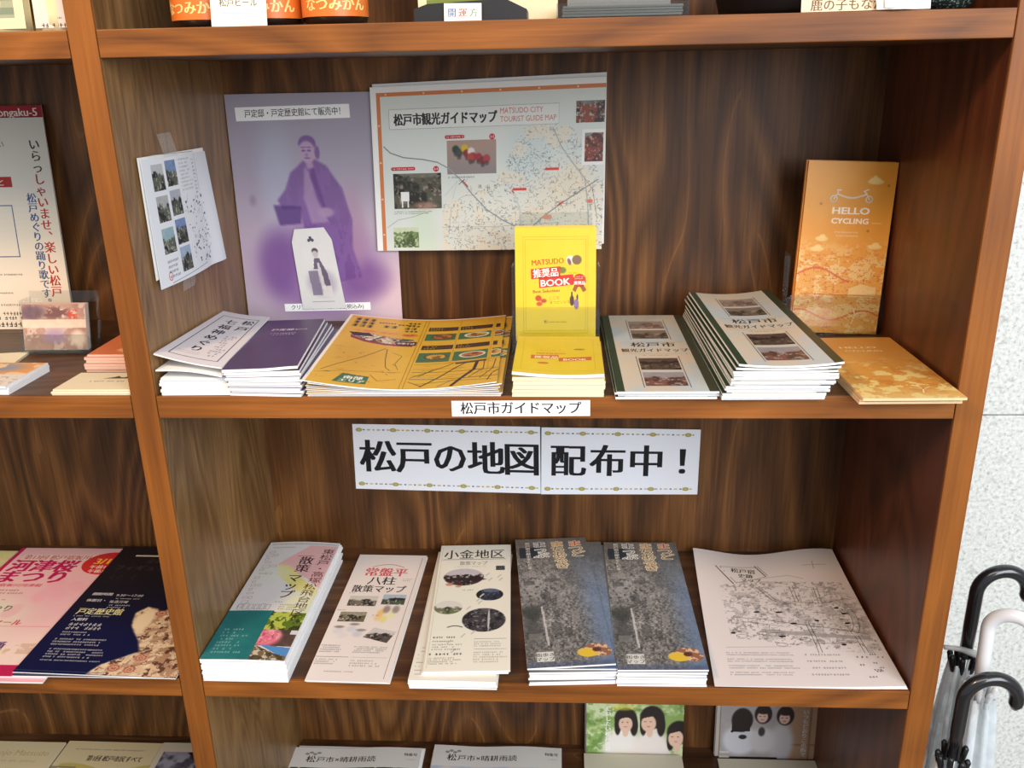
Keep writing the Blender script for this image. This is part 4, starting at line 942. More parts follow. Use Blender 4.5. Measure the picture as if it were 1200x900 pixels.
def tk_ink():
    k = Ink(); t = [(26+i*44/12, 246+7*math.sin(i/12*math.pi)) for i in range(13)]; k.line(t, 1.1, (196, 70, 72))
    k.text('常盤平', 48, 224.5, 21, (202, 84, 96), bold=.06, width=58); k.text('八柱', 46, 203, 20, (52, 56, 50), bold=.03, width=38); k.text('散策マップ', 46, 184, 17, (50, 44, 46), bold=.04, width=72)
    k.line([(92, 272), (90, 6)], .5, (60, 54, 54)); k.rows(2, 52, 32, 68, 4, (90, 84, 84), 2); k.rows(42, 52, 86, 66, 4, (110, 104, 104), 3); k.line([(1, 44), (40, 44)], .8, (120, 112, 90)); k.line([(44, 44), (86, 44)], .5, (150, 146, 140)); k.rows(2, 29, 30, 41, 3, (130, 124, 120), 4); k.rows(44, 26, 80, 40, 3, (150, 146, 142), 5); k.rows(18, 15, 62, 19, 1, (140, 136, 132), 6)
    k.rows(2, 139, 14, 142, 1, (110, 104, 100), 7); k.rows(50, 128, 58, 132, 1, (130, 120, 130), 8); k.rows(74, 210, 86, 218, 2, (160, 150, 150), 9); k.rows(8, 178, 16, 182, 1, (140, 140, 130), 9)
    return k
sheet_thing('walking_map', 'lower of the two white maps whose top one has a red title', 'map', rect_surf(123, -1, Z3, 97, 277, -.9), 1.4, 2, PAPER)
sheet_thing('walking_map', 'white walking map with red title under a thin arc and five small photos', 'map', rect_surf(121.5, -2, Z3+1.6, 97, 279, -.9), 1.4, 2, PAPER, tk_paint, .9, ink=tk_ink(), pmat=P_MATTE)

# ---- Kogane map: fanned pile
def kg_paint(u, v):
    b = full(u, (232, 228, 214)); b = mixc(b, (226, 230, 214), mell(u, v, 20, 120, 30, 80, .8)*.6)
    for (x, y, rx, ry, s_, kw) in ((36, 198, 27, 21, 2, dict(sky=(180, 176, 190), mid=(70, 50, 50), dark=(32, 24, 28), hor=.62)), (72, 155, 17.5, 14, 4, dict(sky=(70, 84, 116), mid=(46, 50, 66), dark=(26, 28, 34), lightc=(130, 134, 144), hor=.75)), (20, 127, 18, 15, 6, dict(sky=(214, 214, 210), mid=(110, 116, 84), dark=(58, 62, 50), hor=.55)), (66, 99, 27, 25, 8, dict(sky=(60, 58, 64), mid=(66, 62, 64), dark=(32, 28, 34), lightc=(150, 150, 154), hor=.9))):
        b = paste(b, scene_pic(u, v, x-rx, y-ry, x+rx, y+ry, s_, sc=9, **kw), mell(u, v, x, y, rx, ry, .03))
    b = mixc(b, (210, 210, 210), mell(u, v, 72, 99, 1.4, 22, .3)*.9); b = mixc(b, (46, 32, 34), mell(u, v, 40, 192, 25, 4, .2)*.9); b = mixc(b, (196, 120, 96), (mell(u, v, 18, 180, 5, 3.5, .3)+mell(u, v, 30, 175, 4, 2.4, .3)).clip(0, 1)*.8)
    return b
def kg_ink():
    k = Ink(); c = (50, 50, 42)
    k.text('小金地区', 48, 247, 24, c, bold=.02, width=84); k.line([(5, 243), (92, 243)], .9, c); k.text('散策マップ', 48, 229, 10, (150, 152, 140), bold=.03, width=38); k.rows(22, 222, 66, 226, 1, (180, 184, 170), 4)
    k.rect(79, 214, 91, 225, (40, 40, 42)); k.up(); k.rows(80, 215, 90, 224, 2, (150, 150, 150), 2, ragged=0)
    rg = random.Random(6)
    for x, y in ((66, 200), (70, 188), (82, 196), (60, 150), (56, 140), (58, 134), (44, 122), (40, 64), (30, 34), (24, 52), (52, 70), (84, 188)): k.line([(x, y), (x+4, y+6)], 2.2, (196, 198, 190))
    k.rows(6, 62, 32, 66, 1, (40, 40, 40), 1, fill=1.1); k.rows(6, 54, 40, 58, 1, (70, 70, 66), 2); k.rows(6, 38, 42, 52, 3, (150, 150, 146), 3); k.rows(4, 29, 50, 34, 1, (40, 40, 40), 4, fill=1.1); k.rows(4, 12, 42, 26, 4, (120, 120, 116), 5)
    k.line([(56, 60), (94, 60)], .7, (110, 110, 104)); k.rows(56, 44, 94, 56, 3, (160, 160, 154), 6); k.line([(56, 40), (94, 40)], .6, (130, 130, 124)); k.rows(56, 14, 94, 36, 5, (170, 170, 162), 7)
    t = [(22+i*2, 84+3*math.sin(i/9*math.pi)) for i in range(10)]; k.line(t, 1.6, (60, 60, 58)); k.rows(36, 164, 50, 168, 1, (120, 110, 90), 3)
    k.line([(3, 6), (3, 275)], .3, (180, 176, 150))
    return k
low('walking_map', 'walking map fanned out in the oval photo pile', 'walking maps below the oval photo one', rect_surf(243, -9, Z3, 99, 287, 0), 5, 2.2, 2, 13, lambda u, v: mixc(full(u, (228, 224, 212)), (150, 148, 140), ((np.abs(v % 7-3) < .9) & (fbm(u, v, 3, 3) > .45) & (v < 66) & (v > 10) & (u < 40) & (u > 4)).astype(float)*.7), .9, 1.4, 2.2, res=1.4)
for i in range(2):
    sheet_thing('walking_map', ['white map directly beneath the oval photo map', 'white walking map with four oval photos on top of its pile'][i], 'map', rect_surf(256+i*2, .5, Z3+11.2+i*2.2, 99, 282, 2.4+i*.5), 2.0, 2, PAPER, kg_paint if i else None, .9, ink=kg_ink() if i else None)

# ---- street photograph maps
def st_paint(u, v):
    n = fbm(u, v, 26, 5); n2 = fbm(u*1.6, v*.8, 4.2, 2, 3); n3 = vn(u, v, 1.5, 9)
    g = 112+80*(n-.5)+90*(n2-.5)+80*(n3-.5)
    base = np.stack([g*1.0, g*.98, g*.95], 1)
    base = mixc(base, (186, 182, 180), mell(u, v, 22, 160, 26, 26, .7)*(n2 > .42)*.5); base = mixc(base, (190, 188, 186), mell(u, v, 48, 96, 26, 34, .7)*(n3 > .6)*.35)
    base = mixc(base, (52, 54, 48), mell(u, v, 12, 108, 13, 16, .5)*.7); base = mixc(base, (50, 50, 50), mell(u, v, 12, 74, 12, 24, .6)*.6)
    for bx, by, bw, bh, bc in ((8, 190, 22, 12, 150), (34, 176, 16, 8, 74), (6, 170, 14, 10, 70), (44, 206, 20, 6, 84), (30, 130, 8, 22, 64), (46, 120, 6, 26, 150), (54, 150, 20, 5, 150), (6, 52, 16, 12, 140), (34, 60, 12, 26, 80), (50, 56, 8, 18, 66), (60, 84, 10, 24, 150), (40, 96, 6, 14, 60), (64, 180, 16, 6, 90)):
        base = mixc(base, (bc, bc*.98, bc*.95), mrect(u, v, bx, by, bx+bw, by+bh)*.55)
    base = mixc(base, (120, 108, 96), sstep(215, 285, v)*.75); base = mixc(base, (92, 100, 108), mell(u, v, 92, 230, 30, 60, .7)*.6)
    base = mixc(base, (40, 48, 58), mrect(u, v, 4, 238, 34, 266)*.9)
    e = sstep(-8, 14, u-(98-26*sstep(230, 0, v)*0-6)); side = sstep(64, 98, u+6*(n-.5))*sstep(250, 130, v)
    base = mixc(base, (112, 134, 168), side*.75)
    base = mixc(base, (205, 202, 200), (np.abs(u-(27-.03*(v-60))) < 1.3)*((v > 40) & (v < 120))*.8)
    base = mixc(base, (60, 76, 112), sstep(14, 4, v)*.5)
    f = mixc(full(u, (222, 184, 150)), (130, 80, 60), (fbm(u, v, 7, 4) > .52)*.8); f = mixc(f, (226, 190, 60), mell(u, v, 70, 22, 12, 9, .3)); f = mixc(f, (90, 52, 44), mell(u, v, 82, 28, 5, 4, .2))
    fm = (mell(u, v, 72, 24, 13, 9, .08)+mell(u, v, 88, 24, 11, 9, .08)+mell(u, v, 82, 34, 13, 6, .08)).clip(0, 1)
    return paste(base, f, fm)
def st_ink():
    k = Ink(); cols = [('まつど', 82, 281, (206, 84, 64)), ('まちあるき', 57, 281, (204, 150, 92)), ('まっぷ', 32, 281, (90, 80, 90))]
    for s_, x, y, c0 in cols:
        k.vtext(s_, x, y, 15.5, (250, 246, 236) if c0[0] < 100 else (250, 226, 186), bold=.14, boldy=.11, pitch=14.6, du=.7, sx=1.32)
    k.up(2)
    for s_, x, y, c0 in cols:
        k.vtext(s_, x, y, 15.5, (84, 78, 76), pitch=14.6, du=.7, sx=1.32)
    for s_, x, y, c0 in cols:
        k.up().vtext(s_[0], x, y, 15.5, c0, bold=.02, sx=1.32)
    k.vtext('松戸宿の歴史をたどる', 16, 280, 6.4, (220, 214, 200), bold=.06, pitch=7.2)
    k.rect(12, 10, 32, 28, (214, 214, 208)); k.up(); k.text('街歩き', 22, 19.5, 6.8, (50, 50, 50), bold=.03); k.text('マップ', 22, 11.8, 6.8, (50, 50, 50), bold=.03)
    return k
def st_low(u, v): return mixc(full(u, (104, 104, 104)), (104, 124, 158), sstep(70, 95, u))
low('street_map', 'folded map in the left street scene pile', 'street scene maps below the top of the left pile', rect_surf(378, -1, Z3, 100, 282, 3.2), 6, 3.0, 2, 15, st_low, .8, 1.0, 1.2, res=10, pmat=P_GLOSS)
sheet_thing('street_map', 'street scene map slipped to the right under the top of the left pile', 'map', rect_surf(379, 3, Z3+18.1, 100, 284, 1.6), 1.6, 2, PAPER_W, st_paint, 2, pmat=P_GLOSS)
S = rect_surf(376.5, 0, Z3+20, 100, 290, 5.4, lambda a, b_: 1.6*a*(1-b_)+.2)
sheet_thing('street_map', 'top map of the left street scene pile, dark photo cover with vertical title', 'map', S, 2.0, 2, PAPER_W, st_paint, .8, ink=st_ink(), pmat=P_GLOSS)
low('street_map', 'folded map in the right street scene pile', 'street scene maps below the top of the right pile', rect_surf(477, 1, Z3, 100, 282, .6), 6, 3.1, 2, 18, st_low, .9, 1.5, 1.2, res=10, pmat=P_GLOSS)
S = rect_surf(477.5, 2, Z3+18.7, 101, 284, .5, lambda a, b_: 1.4*a*(1-b_))
sheet_thing('street_map', 'top map of the right street scene pile beside the hand-drawn plan', 'map', S, 2.2, 2, PAPER_W, st_paint, .8, ink=st_ink(), pmat=P_GLOSS)

# ---- hand-drawn plan at the right
def hm_paint(u, v):
    b = full(u, (226, 216, 212)); b = mixc(b, (206, 190, 180), sstep(110, 210, u)*sstep(20, 150, v)*.35)
    m = mpoly(u, v, [(30, 200), (70, 216), (200, 205), (206, 60), (180, 60), (30, 90)]); b = mixc(b, (150, 144, 140), (fbm(u, v, 10, 5) > .55)*m*.35); b = mixc(b, (110, 102, 100), (fbm(u, v, 3.5, 8, 2) > .66)*m*.5)
    b = mixc(b, (160, 152, 148), (np.abs(v-(112-.12*u)) < 3.5)*((u > 70) & (u < 200))*.8); b = mixc(b, (150, 138, 130), mell(u, v, 190, 130, 26, 40, .6)*(fbm(u, v, 6, 3) > .45)*.5)
    return b
def hm_ink():
    k = Ink(); c = (58, 50, 52); g = (110, 102, 102); rg = random.Random(12)
    k.poly([(34, 244), (88, 248), (97, 226), (50, 208)], (226, 218, 212)); k.line([(30, 247), (50, 206)], 1.6, c); k.line([(36, 246), (54, 209)], .8, c); k.line([(88, 252), (99, 226)], 1.6, c); k.line([(92, 252), (102, 228)], .8, c); k.line([(36, 246), (88, 249)], .7, c); k.line([(54, 208), (99, 225)], .7, c)
    k.up(); k.text('松戸宿', 68, 234, 11, c, bold=.05, rot=-4); k.text('史跡', 70, 222, 10, c, bold=.05, rot=-4); k.text('マップ', 76, 212, 9, c, bold=.05, rot=-4)
    k.line([(156, 247), (190, 247)], .6, g); k.line([(172, 256), (170, 238)], .6, g)
    def road(p): k.line(p, .7, c); k.line([(x+4.5, y+1) for x, y in p], .7, c)
    road([(80, 200), (96, 170), (110, 160)]); road([(126, 200), (126, 165)]); road([(158, 195), (156, 160)]); road([(128, 120), (130, 90), (130, 60)]); road([(182, 92), (184, 60)]); k.line([(110, 160), (126, 165), (160, 160), (196, 170)], .7, c)
    k.line([(40, 130), (70, 128), (96, 122), (160, 108), (200, 96)], .8, c); k.line([(46, 122), (72, 118), (100, 112)], .6, c); k.line([(134, 78), (180, 80)], .6, c); k.line([(96, 222), (130, 226), (150, 216)], .6, g)
    t = [(175+14*math.cos(a/8), 130+30*math.sin(a/8)) for a in range(-10, 14)]; k.line(t, .6, c); t = [(182+14*math.cos(a/8), 130+34*math.sin(a/8)) for a in range(-10, 14)]; k.line(t, .6, c)
    for _ in range(170):
        x, y = rg.uniform(32, 200), rg.uniform(84, 200)
        if x < 70 and y > 180: continue
        if rg.random() < .5: k.rows(x, y, x+rg.uniform(4, 10), y+2.4, 1, rg.choice([c, g]), rg.randint(0, 9999), ragged=0)
        else: a = rg.choice([0, 1.57, rg.uniform(0, 3)]); L = rg.uniform(3, 10); k.line([(x, y), (x+L*math.cos(a), y+L*math.sin(a))], .45, rg.choice([c, g]))
    for x, y in ((70, 142), (98, 142), (112, 118), (144, 124), (176, 150), (34, 98), (92, 92), (164, 76), (180, 118), (182, 138)): k.ell(x, y, 3.2, 1.8, (34, 28, 32), 8); k.rect(x, y-1, x+rg.uniform(2, 6), y+2, (34, 28, 32))
    for x, y in ((84, 96), (90, 76), (120, 86), (164, 84), (70, 98), (44, 92)): t = [(x+7*math.cos(i/9*6.3), y+3.4*math.sin(i/9*6.3)) for i in range(10)]; k.line(t, .5, c)
    k.line([(22, 70), (100, 72)], .4, g)
    for i, y in enumerate((54, 42, 30, 18)): k.rows(20, y, 96 if i % 2 else 110, y+8, 2, (140, 136, 146), i, ragged=.2); k.rows(112, y, 160, y+6, 1, (150, 146, 154), 9+i, ragged=.3)
    for i in range(10): x, y = rg.uniform(170, 196), rg.uniform(14, 60); k.rows(x, y, x+8, y+4, 1, c, i, fill=1.0, ragged=0)
    return k
hb = lambda s_, q: (lambda a, b_: s_*(6.0*b_*np.cos(a*math.pi*2.0+.6)+6.2)*(b_**2)+q+1.2*(1-b_)*sstep(.7, 1, a))
for i in range(4):
    S = Surf(210, 284, [(588-i*.8, 3-i, Z3+.2+i*.5), (797.3-i*.4, 2+i*.6, Z3+.2+i*.5), (794, 282+i, Z3+.2+i*.5), (603-i*.7, 284+i*.5, Z3+.2+i*.5)], hb(.95, i*.3))
    if i < 3: sheet_thing('plan_sheet', ['bottom', 'third', 'second'][i]+' sheet beneath the hand-drawn plan, counted from the top' if i else 'bottom sheet beneath the hand-drawn plan', 'paper', S, .25, 1, PAPER_W)
    else: sheet_thing('plan_sheet', 'large white sheet with a hand-drawn black plan at the right of the lower shelf', 'paper', S, .25, 1, PAPER_W, hm_paint, 1.0, ink=hm_ink())

# ================================================================== bottom shelf
def mag_paint(kind):
    def f(u, v):
        b = full(u, (220, 216, 210))
        if kind: g = mixc(full(u, (214, 206, 206)), (176, 190, 210), sstep(.4, .6, fbm(u, v, 60, 3)))
        else: g = mixc(full(u, (70, 84, 50)), (200, 196, 180), (fbm(u, v, 14, 4) > .52)*.9); g = mixc(g, (40, 50, 34), (fbm(u, v, 10, 7) > .55)*.8)
        return paste(b, g, (v < 248).astype(float))
    return f
def mag_ink():
    k = Ink(); c = (60, 54, 52); k.text('松', 30, 260, 14, c, bold=.04); k.text('戸市×晴耕雨読', 85, 261, 11.5, c, bold=.03, width=92); k.text('特集号', 184, 273, 6, c, bold=.06, width=20); k.rows(178, 264, 192, 267, 1, (150, 146, 142), 3, ragged=0)
    for a in range(4): k.ell(22+a*6, 276+(a % 2)*3, 3.5, 2.6, (150, 148, 144), 8)
    return k
for i, (x, lb) in enumerate(((-1, 'left magazine on the bottom shelf with a leafy green cover photo'), (216, 'right magazine on the bottom shelf with a pale cover photo'))):
    stack_below('magazine', ['magazine under the left leafy one', 'magazine under the right pale one'][i], 'magazine', ['magazines under the left one', 'magazines under the right one'][i], rect_surf(x+2-4*i, -12, Z4, 200, 290, 0), 3, 2.4, 1, oe if i else PAPER, None, 2, 1.5, 1, .3, 8+i)
    sheet_thing('magazine', lb, 'magazine', Surf(200, 290, [(x, -20, Z4+7.3), (x+200, -20, Z4+7.3), (x+199, 274+6*i, Z4+7.3), (x+1, 268+12*i, Z4+7.3)], lambda a, b_: 1.5+1.2*np.cos(a*9)*b_), 2.2, 1, PAPER_W, mag_paint(i), 1.6, ink=mag_ink(), pmat=P_GLOSS)
SK = (226, 188, 166); HR = (36, 28, 30)
def girls_green(u, v):
    v = v+54
    b = mixc(full(u, (140, 170, 96)), (206, 218, 170), sstep(.42, .62, fbm(u, v, 24, 3))); b = mixc(b, (96, 130, 62), (fbm(u, v, 12, 6) > .58)*.6)
    b = mixc(b, (234, 228, 222), mell(u, v, 56, 62, 30, 44, .25)); b = mixc(b, (232, 222, 216), mell(u, v, 100, 56, 30, 50, .25)); b = mixc(b, (196, 150, 130), mrect(u, v, 128, 0, 148, 60)*0)
    def head(b, x, y, s_, side):
        b = mixc(b, HR, (mell(u, v, x+2*side, y+5*s_, 17*s_, 19*s_, .1)+mell(u, v, x-12*s_+2*side, y-8*s_, 5*s_, 17*s_, .15)+mell(u, v, x+13*s_+2*side, y-8*s_, 6*s_, 18*s_, .15)).clip(0, 1)); b = mixc(b, SK, (mell(u, v, x-3*side, y-5*s_, 10.5*s_, 14*s_, .12)+mell(u, v, x-side, y-20*s_, 4.5*s_, 8*s_, .2)).clip(0, 1))
        b = mixc(b, HR, mpoly(u, v, [(x-14*s_, y+2*s_), (x-10*s_, y+17*s_), (x+12*s_, y+17*s_), (x+14*s_, y+2*s_), (x+2*s_, y+7*s_)])*.95)
        for q in (-5, 3): b = mixc(b, (60, 40, 38), mell(u, v, x-3*side+q*s_, y-2*s_, 1.7*s_, .7*s_, .3)*.8)
        return mixc(b, (196, 90, 84), mell(u, v, x-3*side, y-10*s_, 2.6*s_, 1.0*s_, .3)*.8)
    b = head(b, 60, 116, 1, 0); b = head(b, 98, 118, 1.08, 1); b = head(b, 140, 92, 1.1, 1)
    b = mixc(b, (236, 226, 190), mell(u, v, 66, 34, 34, 26, .4)*(fbm(u, v, 7, 4) > .45)); b = mixc(b, SK, mell(u, v, 40, 16, 14, 6, .3)); b = mixc(b, (60, 60, 66), (mrect(u, v, 124, 0, 148, 44)*((v % 12) < 3)))
    return mixc(b, (226, 214, 80), mell(u, v, 56, 140, 18, 5, .5)*.6)
def girls_grey(u, v):
    v = v+64
    b = mixc(full(u, (150, 144, 146)), (188, 180, 178), fbm(u, v, 30, 4)); b = mixc(b, (172, 130, 100), sstep(95, 110, u)*.8); b = mixc(b, (120, 90, 70), ((np.abs(v-90) < 2) | (np.abs(u-134) < 2) | (np.abs(v-30) < 2))*(u > 100)*.6)
    b = mixc(b, (206, 196, 190), ((v % 12) < 8)*(u < 14)*(v < 76)*.9)
    b = mixc(b, (206, 206, 214), mell(u, v, 30, 96, 26, 26, .2)); b = mixc(b, (190, 186, 192), mell(u, v, 92, 92, 18, 34, .3)); b = mixc(b, (200, 196, 200), mell(u, v, 64, 96, 20, 22, .3)); b = mixc(b, (46, 38, 44), mrect(u, v, 16, 0, 88, 66)); b = mixc(b, HR, mell(u, v, 32, 132, 16, 21, .1)); b = mixc(b, HR, mpoly(u, v, [(18, 132), (46, 128), (44, 112), (16, 110)]))
    for x, y in ((63, 140), (96, 138)):
        b = mixc(b, HR, mell(u, v, x, y+3, 13, 17, .1)); b = mixc(b, (214, 180, 164), mell(u, v, x-1, y-2, 8, 10, .12)); b = mixc(b, HR, mell(u, v, x, y+9, 10, 6, .2))
        for q in (-3.5, 3): b = mixc(b, (70, 50, 48), mell(u, v, x-1+q, y-1, 1.6, .8, .3))
        b = mixc(b, (180, 90, 86), mell(u, v, x-1, y-7, 2.6, 1, .3))
    b = mixc(b, (60, 52, 58), mell(u, v, 62, 112, 5, 8, .3)); b = mixc(b, (40, 34, 40), mell(u, v, 34, 102, 6, 4, .2)); return b
def ph_ink(txt, x, c, s_): return Ink().vtext(txt, x, 88, s_, c, bold=.08, pitch=s_*1.05)
for i, (x, fn, lb, ik) in enumerate(((453, girls_green, 'upright booklet with a photo of three girls holding white flowers', ph_ink('だいしたい松戸の暮', 33, (240, 240, 230), 8.6)), (657, girls_grey, 'upright booklet with a grey photo of three girls in school clothes', ph_ink('いつもどおりこの街で', 126, (206, 200, 196), 8)))):
    y0 = 281; S = stand_surf(x, y0, Z4+.2, 148, 210, 3.5)
    # three identical copies stand behind one another
    for q in range(2): sheet_thing('photo_booklet', ['rearmost', 'middle'][q]+' booklet standing behind the upright photo booklet at the '+('left' if i == 0 else 'right'), 'booklet', S.moved((q-2-5*i, 6-3*q, 0)), 2.4, 2, PAPER, plainp((190, 180, 170)), 50, group=['booklets behind the green photo one', 'booklets behind the grey photo one'][i])
    sheet_thing('photo_booklet', lb, 'booklet', S, 2.6, 2, PAPER, fn, 1.2, ink=ik, pmat=P_GLOSS)
    stack_below('photo_booklet', 'flat booklet before the upright one at the '+('left' if i == 0 else 'right'), 'booklet', ['flat booklets before the green photo one', 'flat booklets before the grey photo one'][i], rect_surf(x-3, 60, Z4, 148, 212, 0), 4 if i == 0 else 2, 2.0, 1, PAPER_C, plainp((206, 198, 176)), 50, 1, 1, .4, 3)

# ================================================================== left bay
def fl(*a, **k): return sheet_thing(*a, **k)
# ---- welcome poster
def wp_paint(u, v): b = mixc(full(u, (232, 218, 196)), (206, 202, 192), sstep(110, 200, v)); return b
def wp_ink():
    k = Ink(); c = (70, 58, 52); R = (176, 46, 44); B = (64, 84, 130); w = 297
    for i, ch in enumerate('いらっしゃいませ、楽しい松戸'): k.vtext(ch, w-17, 242-i*14.3, 14, c if i < 3 else ((140, 54, 50) if i < 5 else R), bold=.06, du=0)
    k.vtext('松戸めぐりの踊り歌です。', w-31, 178-3, 12.2, B, pitch=12.2, bold=.06); k.rect(w-110, 183, w-53, 196, (156, 54, 50)); k.up(); k.text('松戸小唄と', w-64, 185.5, 9, (230, 214, 200), 'r')
    k.frame(w-200, 95, w-58, 160, 1.2, B); k.rows(w-150, 70, w-58, 74, 1, c, 3, ragged=.1); k.rows(w-150, 46, w-70, 50, 1, c, 4); k.rows(w-150, 30, w-46, 35, 1, (120, 100, 90), 5)
    k.rows(w-140, 12, w-50, 24, 2, c, 6, fill=1, ragged=0); k.rows(w-140, 3, w-46, 10, 1, c, 7, fill=1.2, ragged=0); k.text('い', w-60, 232, 10, c)
    return k
S = Surf(297, 268, [(-516, 255, Z2+.3), (-219, 255, Z2+.3), (-229, 290, Z2+264), (-526, 290, Z2+264)])
fl('poster', 'cream poster with a vertical red and blue song greeting, leaning in the left bay', 'poster', S, 1.0, 1, PAPER_C, wp_paint, 8, ink=wp_ink())
def rd(u, v): return full(u, (150, 40, 48))
k = Ink().text('ongaku-5', 290, 269, 13, (230, 214, 206), 'r', bold=.05)
S = Surf(297, 282, [(-518, 262, Z2+.3), (-221, 262, Z2+.3), (-230.5, 294, Z2+278.5), (-527, 294, Z2+278.5)])
fl('poster', 'red headed poster mostly hidden behind the cream one in the left bay', 'poster', S, .6, 1, PAPER, lambda u, v: mixc(full(u, (200, 196, 190)), (150, 40, 48), (v > 264).astype(float)), 9.4, ink=k)

# ---- small acrylic stand with cards
def cd_paint(u, v):
    b = mixc(full(u, (206, 170, 150)), (150, 110, 96), fbm(u, v, 14, 4)); b = mixc(b, (222, 206, 190), (fbm(u, v, 8, 7) > .55)*.6)
    b = mixc(b, (96, 76, 90), mell(u, v, 12, 44, 16, 9, .5)*.8); b = mixc(b, (120, 84, 80), mell(u, v, 38, 44, 22, 7, .5)*(fbm(u, v, 7, 2) > .45)); b = mixc(b, (206, 80, 60), mell(u, v, 62, 42, 8, 6, .4)*(fbm(u, v, 3, 3) > .5))
    b = mixc(b, (232, 208, 184), mrect(u, v, 0, 26, 80, 36)*.85); b = mixc(b, (170, 140, 176), mell(u, v, 38, 16, 14, 8, .5)*.7); return mixc(b, (236, 216, 196), mell(u, v, 66, 14, 9, 9, .4)*.8)
for i in range(3):
    S = stand_surf(-222.5+i*.4, 155-i*3.4, Z2+5, 77, 54, 12)
    fl('photo_card', ['rear', 'middle', 'front'][i]+' small pink landscape card in the low clear stand', 'card', S, 2.8, 3, PAPER, cd_paint if i == 2 else plainp((200, 160, 140)), .9 if i == 2 else 20, pmat=P_GLOSS)
leaflet_holder('card_stand', 'low clear acrylic stand holding small pink cards in the left bay', -226, 143, Z2, 86, 28, 22, 66, 12, 3, 60)
# ---- small piles on the left bay shelf
def or_paint(u, v): b = mixc(full(u, (206, 110, 66)), (222, 134, 90), fbm(u, v, 30, 3)); b = mixc(b, (236, 178, 130), mell(u, v, 52, 18, 26, 11, .1)); return mixc(b, (240, 190, 140), mell(u, v, 76, 62, 20, 10, .1))
PEACH = plain('peach_paper', (238, 196, 174), .7)
stack_below('orange_card', 'peach edged card in the small orange pile', 'card', 'peach edged cards in the small orange pile', rect_surf(-113, 80, Z2, 86, 90, 0), 5, 3.4, 2, PEACH, plainp((226, 150, 116)), 50, 1.0, 2.4, .6, 4)
fl('orange_card', 'top orange card of the small pile against the divider', 'card', rect_surf(-110, 82, Z2+17.2, 83, 90, 0), 2.4, 2, PEACH, or_paint, 1.6)
fl('orange_card', 'upright peach card leaning behind the orange pile at the divider', 'card', stand_surf(-72, 182, Z2+.2, 42, 60, 10, 6, 0), 1.4, 2, PEACH, or_paint, 3)
k = Ink(); k.poly([(36, 33), (46, 37), (50, 41), (54, 37), (58, 36), (62, 42), (68, 43), (70, 36), (64, 33)], (84, 78, 56)); k.rows(26, 22, 64, 27, 1, (110, 100, 80), 4, ragged=0); k.rows(66, 45, 78, 47, 1, (120, 110, 90), 5)
stack_below('cream_card', 'cream card under the bird mark one', 'card', 'cream cards under the one with a bird mark', rect_surf(-111, 5, Z2, 84, 52, 0), 2, 2.0, 2, PAPER_C, None, 2, .5, 1.5, .3, 4)
fl('cream_card', 'cream card printed with a small dark bird mark at the shelf edge', 'card', Surf(84, 52, [(-110, 6, Z2+4.2), (-26.5, 6, Z2+4.2), (-26.5, 60, Z2+4.2), (-108, 60, Z2+4.2)]), 1.6, 2, PAPER_C, plainp((232, 218, 186), .02), 10, ink=k)
def bk_paint(u, v): b = full(u, (224, 216, 204)); p = mixc(full(u, (226, 160, 96)), (150, 150, 160), mell(u, v, 60, 60, 26, 14, .6)); p = mixc(p, (236, 200, 160), (fbm(u, v, 14, 3) > .6)); b = paste(b, p, mrect(u, v, 0, 38, 102, 80)); return mixc(b, (176, 160, 140), ((fbm(u, v, 4, 2) > .6)*(v < 30)*.6))
stack_below('leaflet', 'white edged leaflet in the far left pile', 'leaflet', 'white edged leaflets at the far left', rect_surf(-262, 8, Z2, 104, 76, -1.0), 3, 2.5, 3, PAPER_W, None, 2, .8, 1.0, .5, 5)
fl('leaflet', 'top leaflet with an orange picture at the far left of the left bay', 'leaflet', rect_surf(-263, 7, Z2+7.6, 104, 78, -1.4), 2.4, 3, PAPER_W, bk_paint, 1.8)
fl('leaflet', 'plain cream leaflet behind the orange picture leaflets, far left', 'leaflet', rect_surf(-300, 92, Z2, 90, 40, 10), 3, 3, PAPER_C)

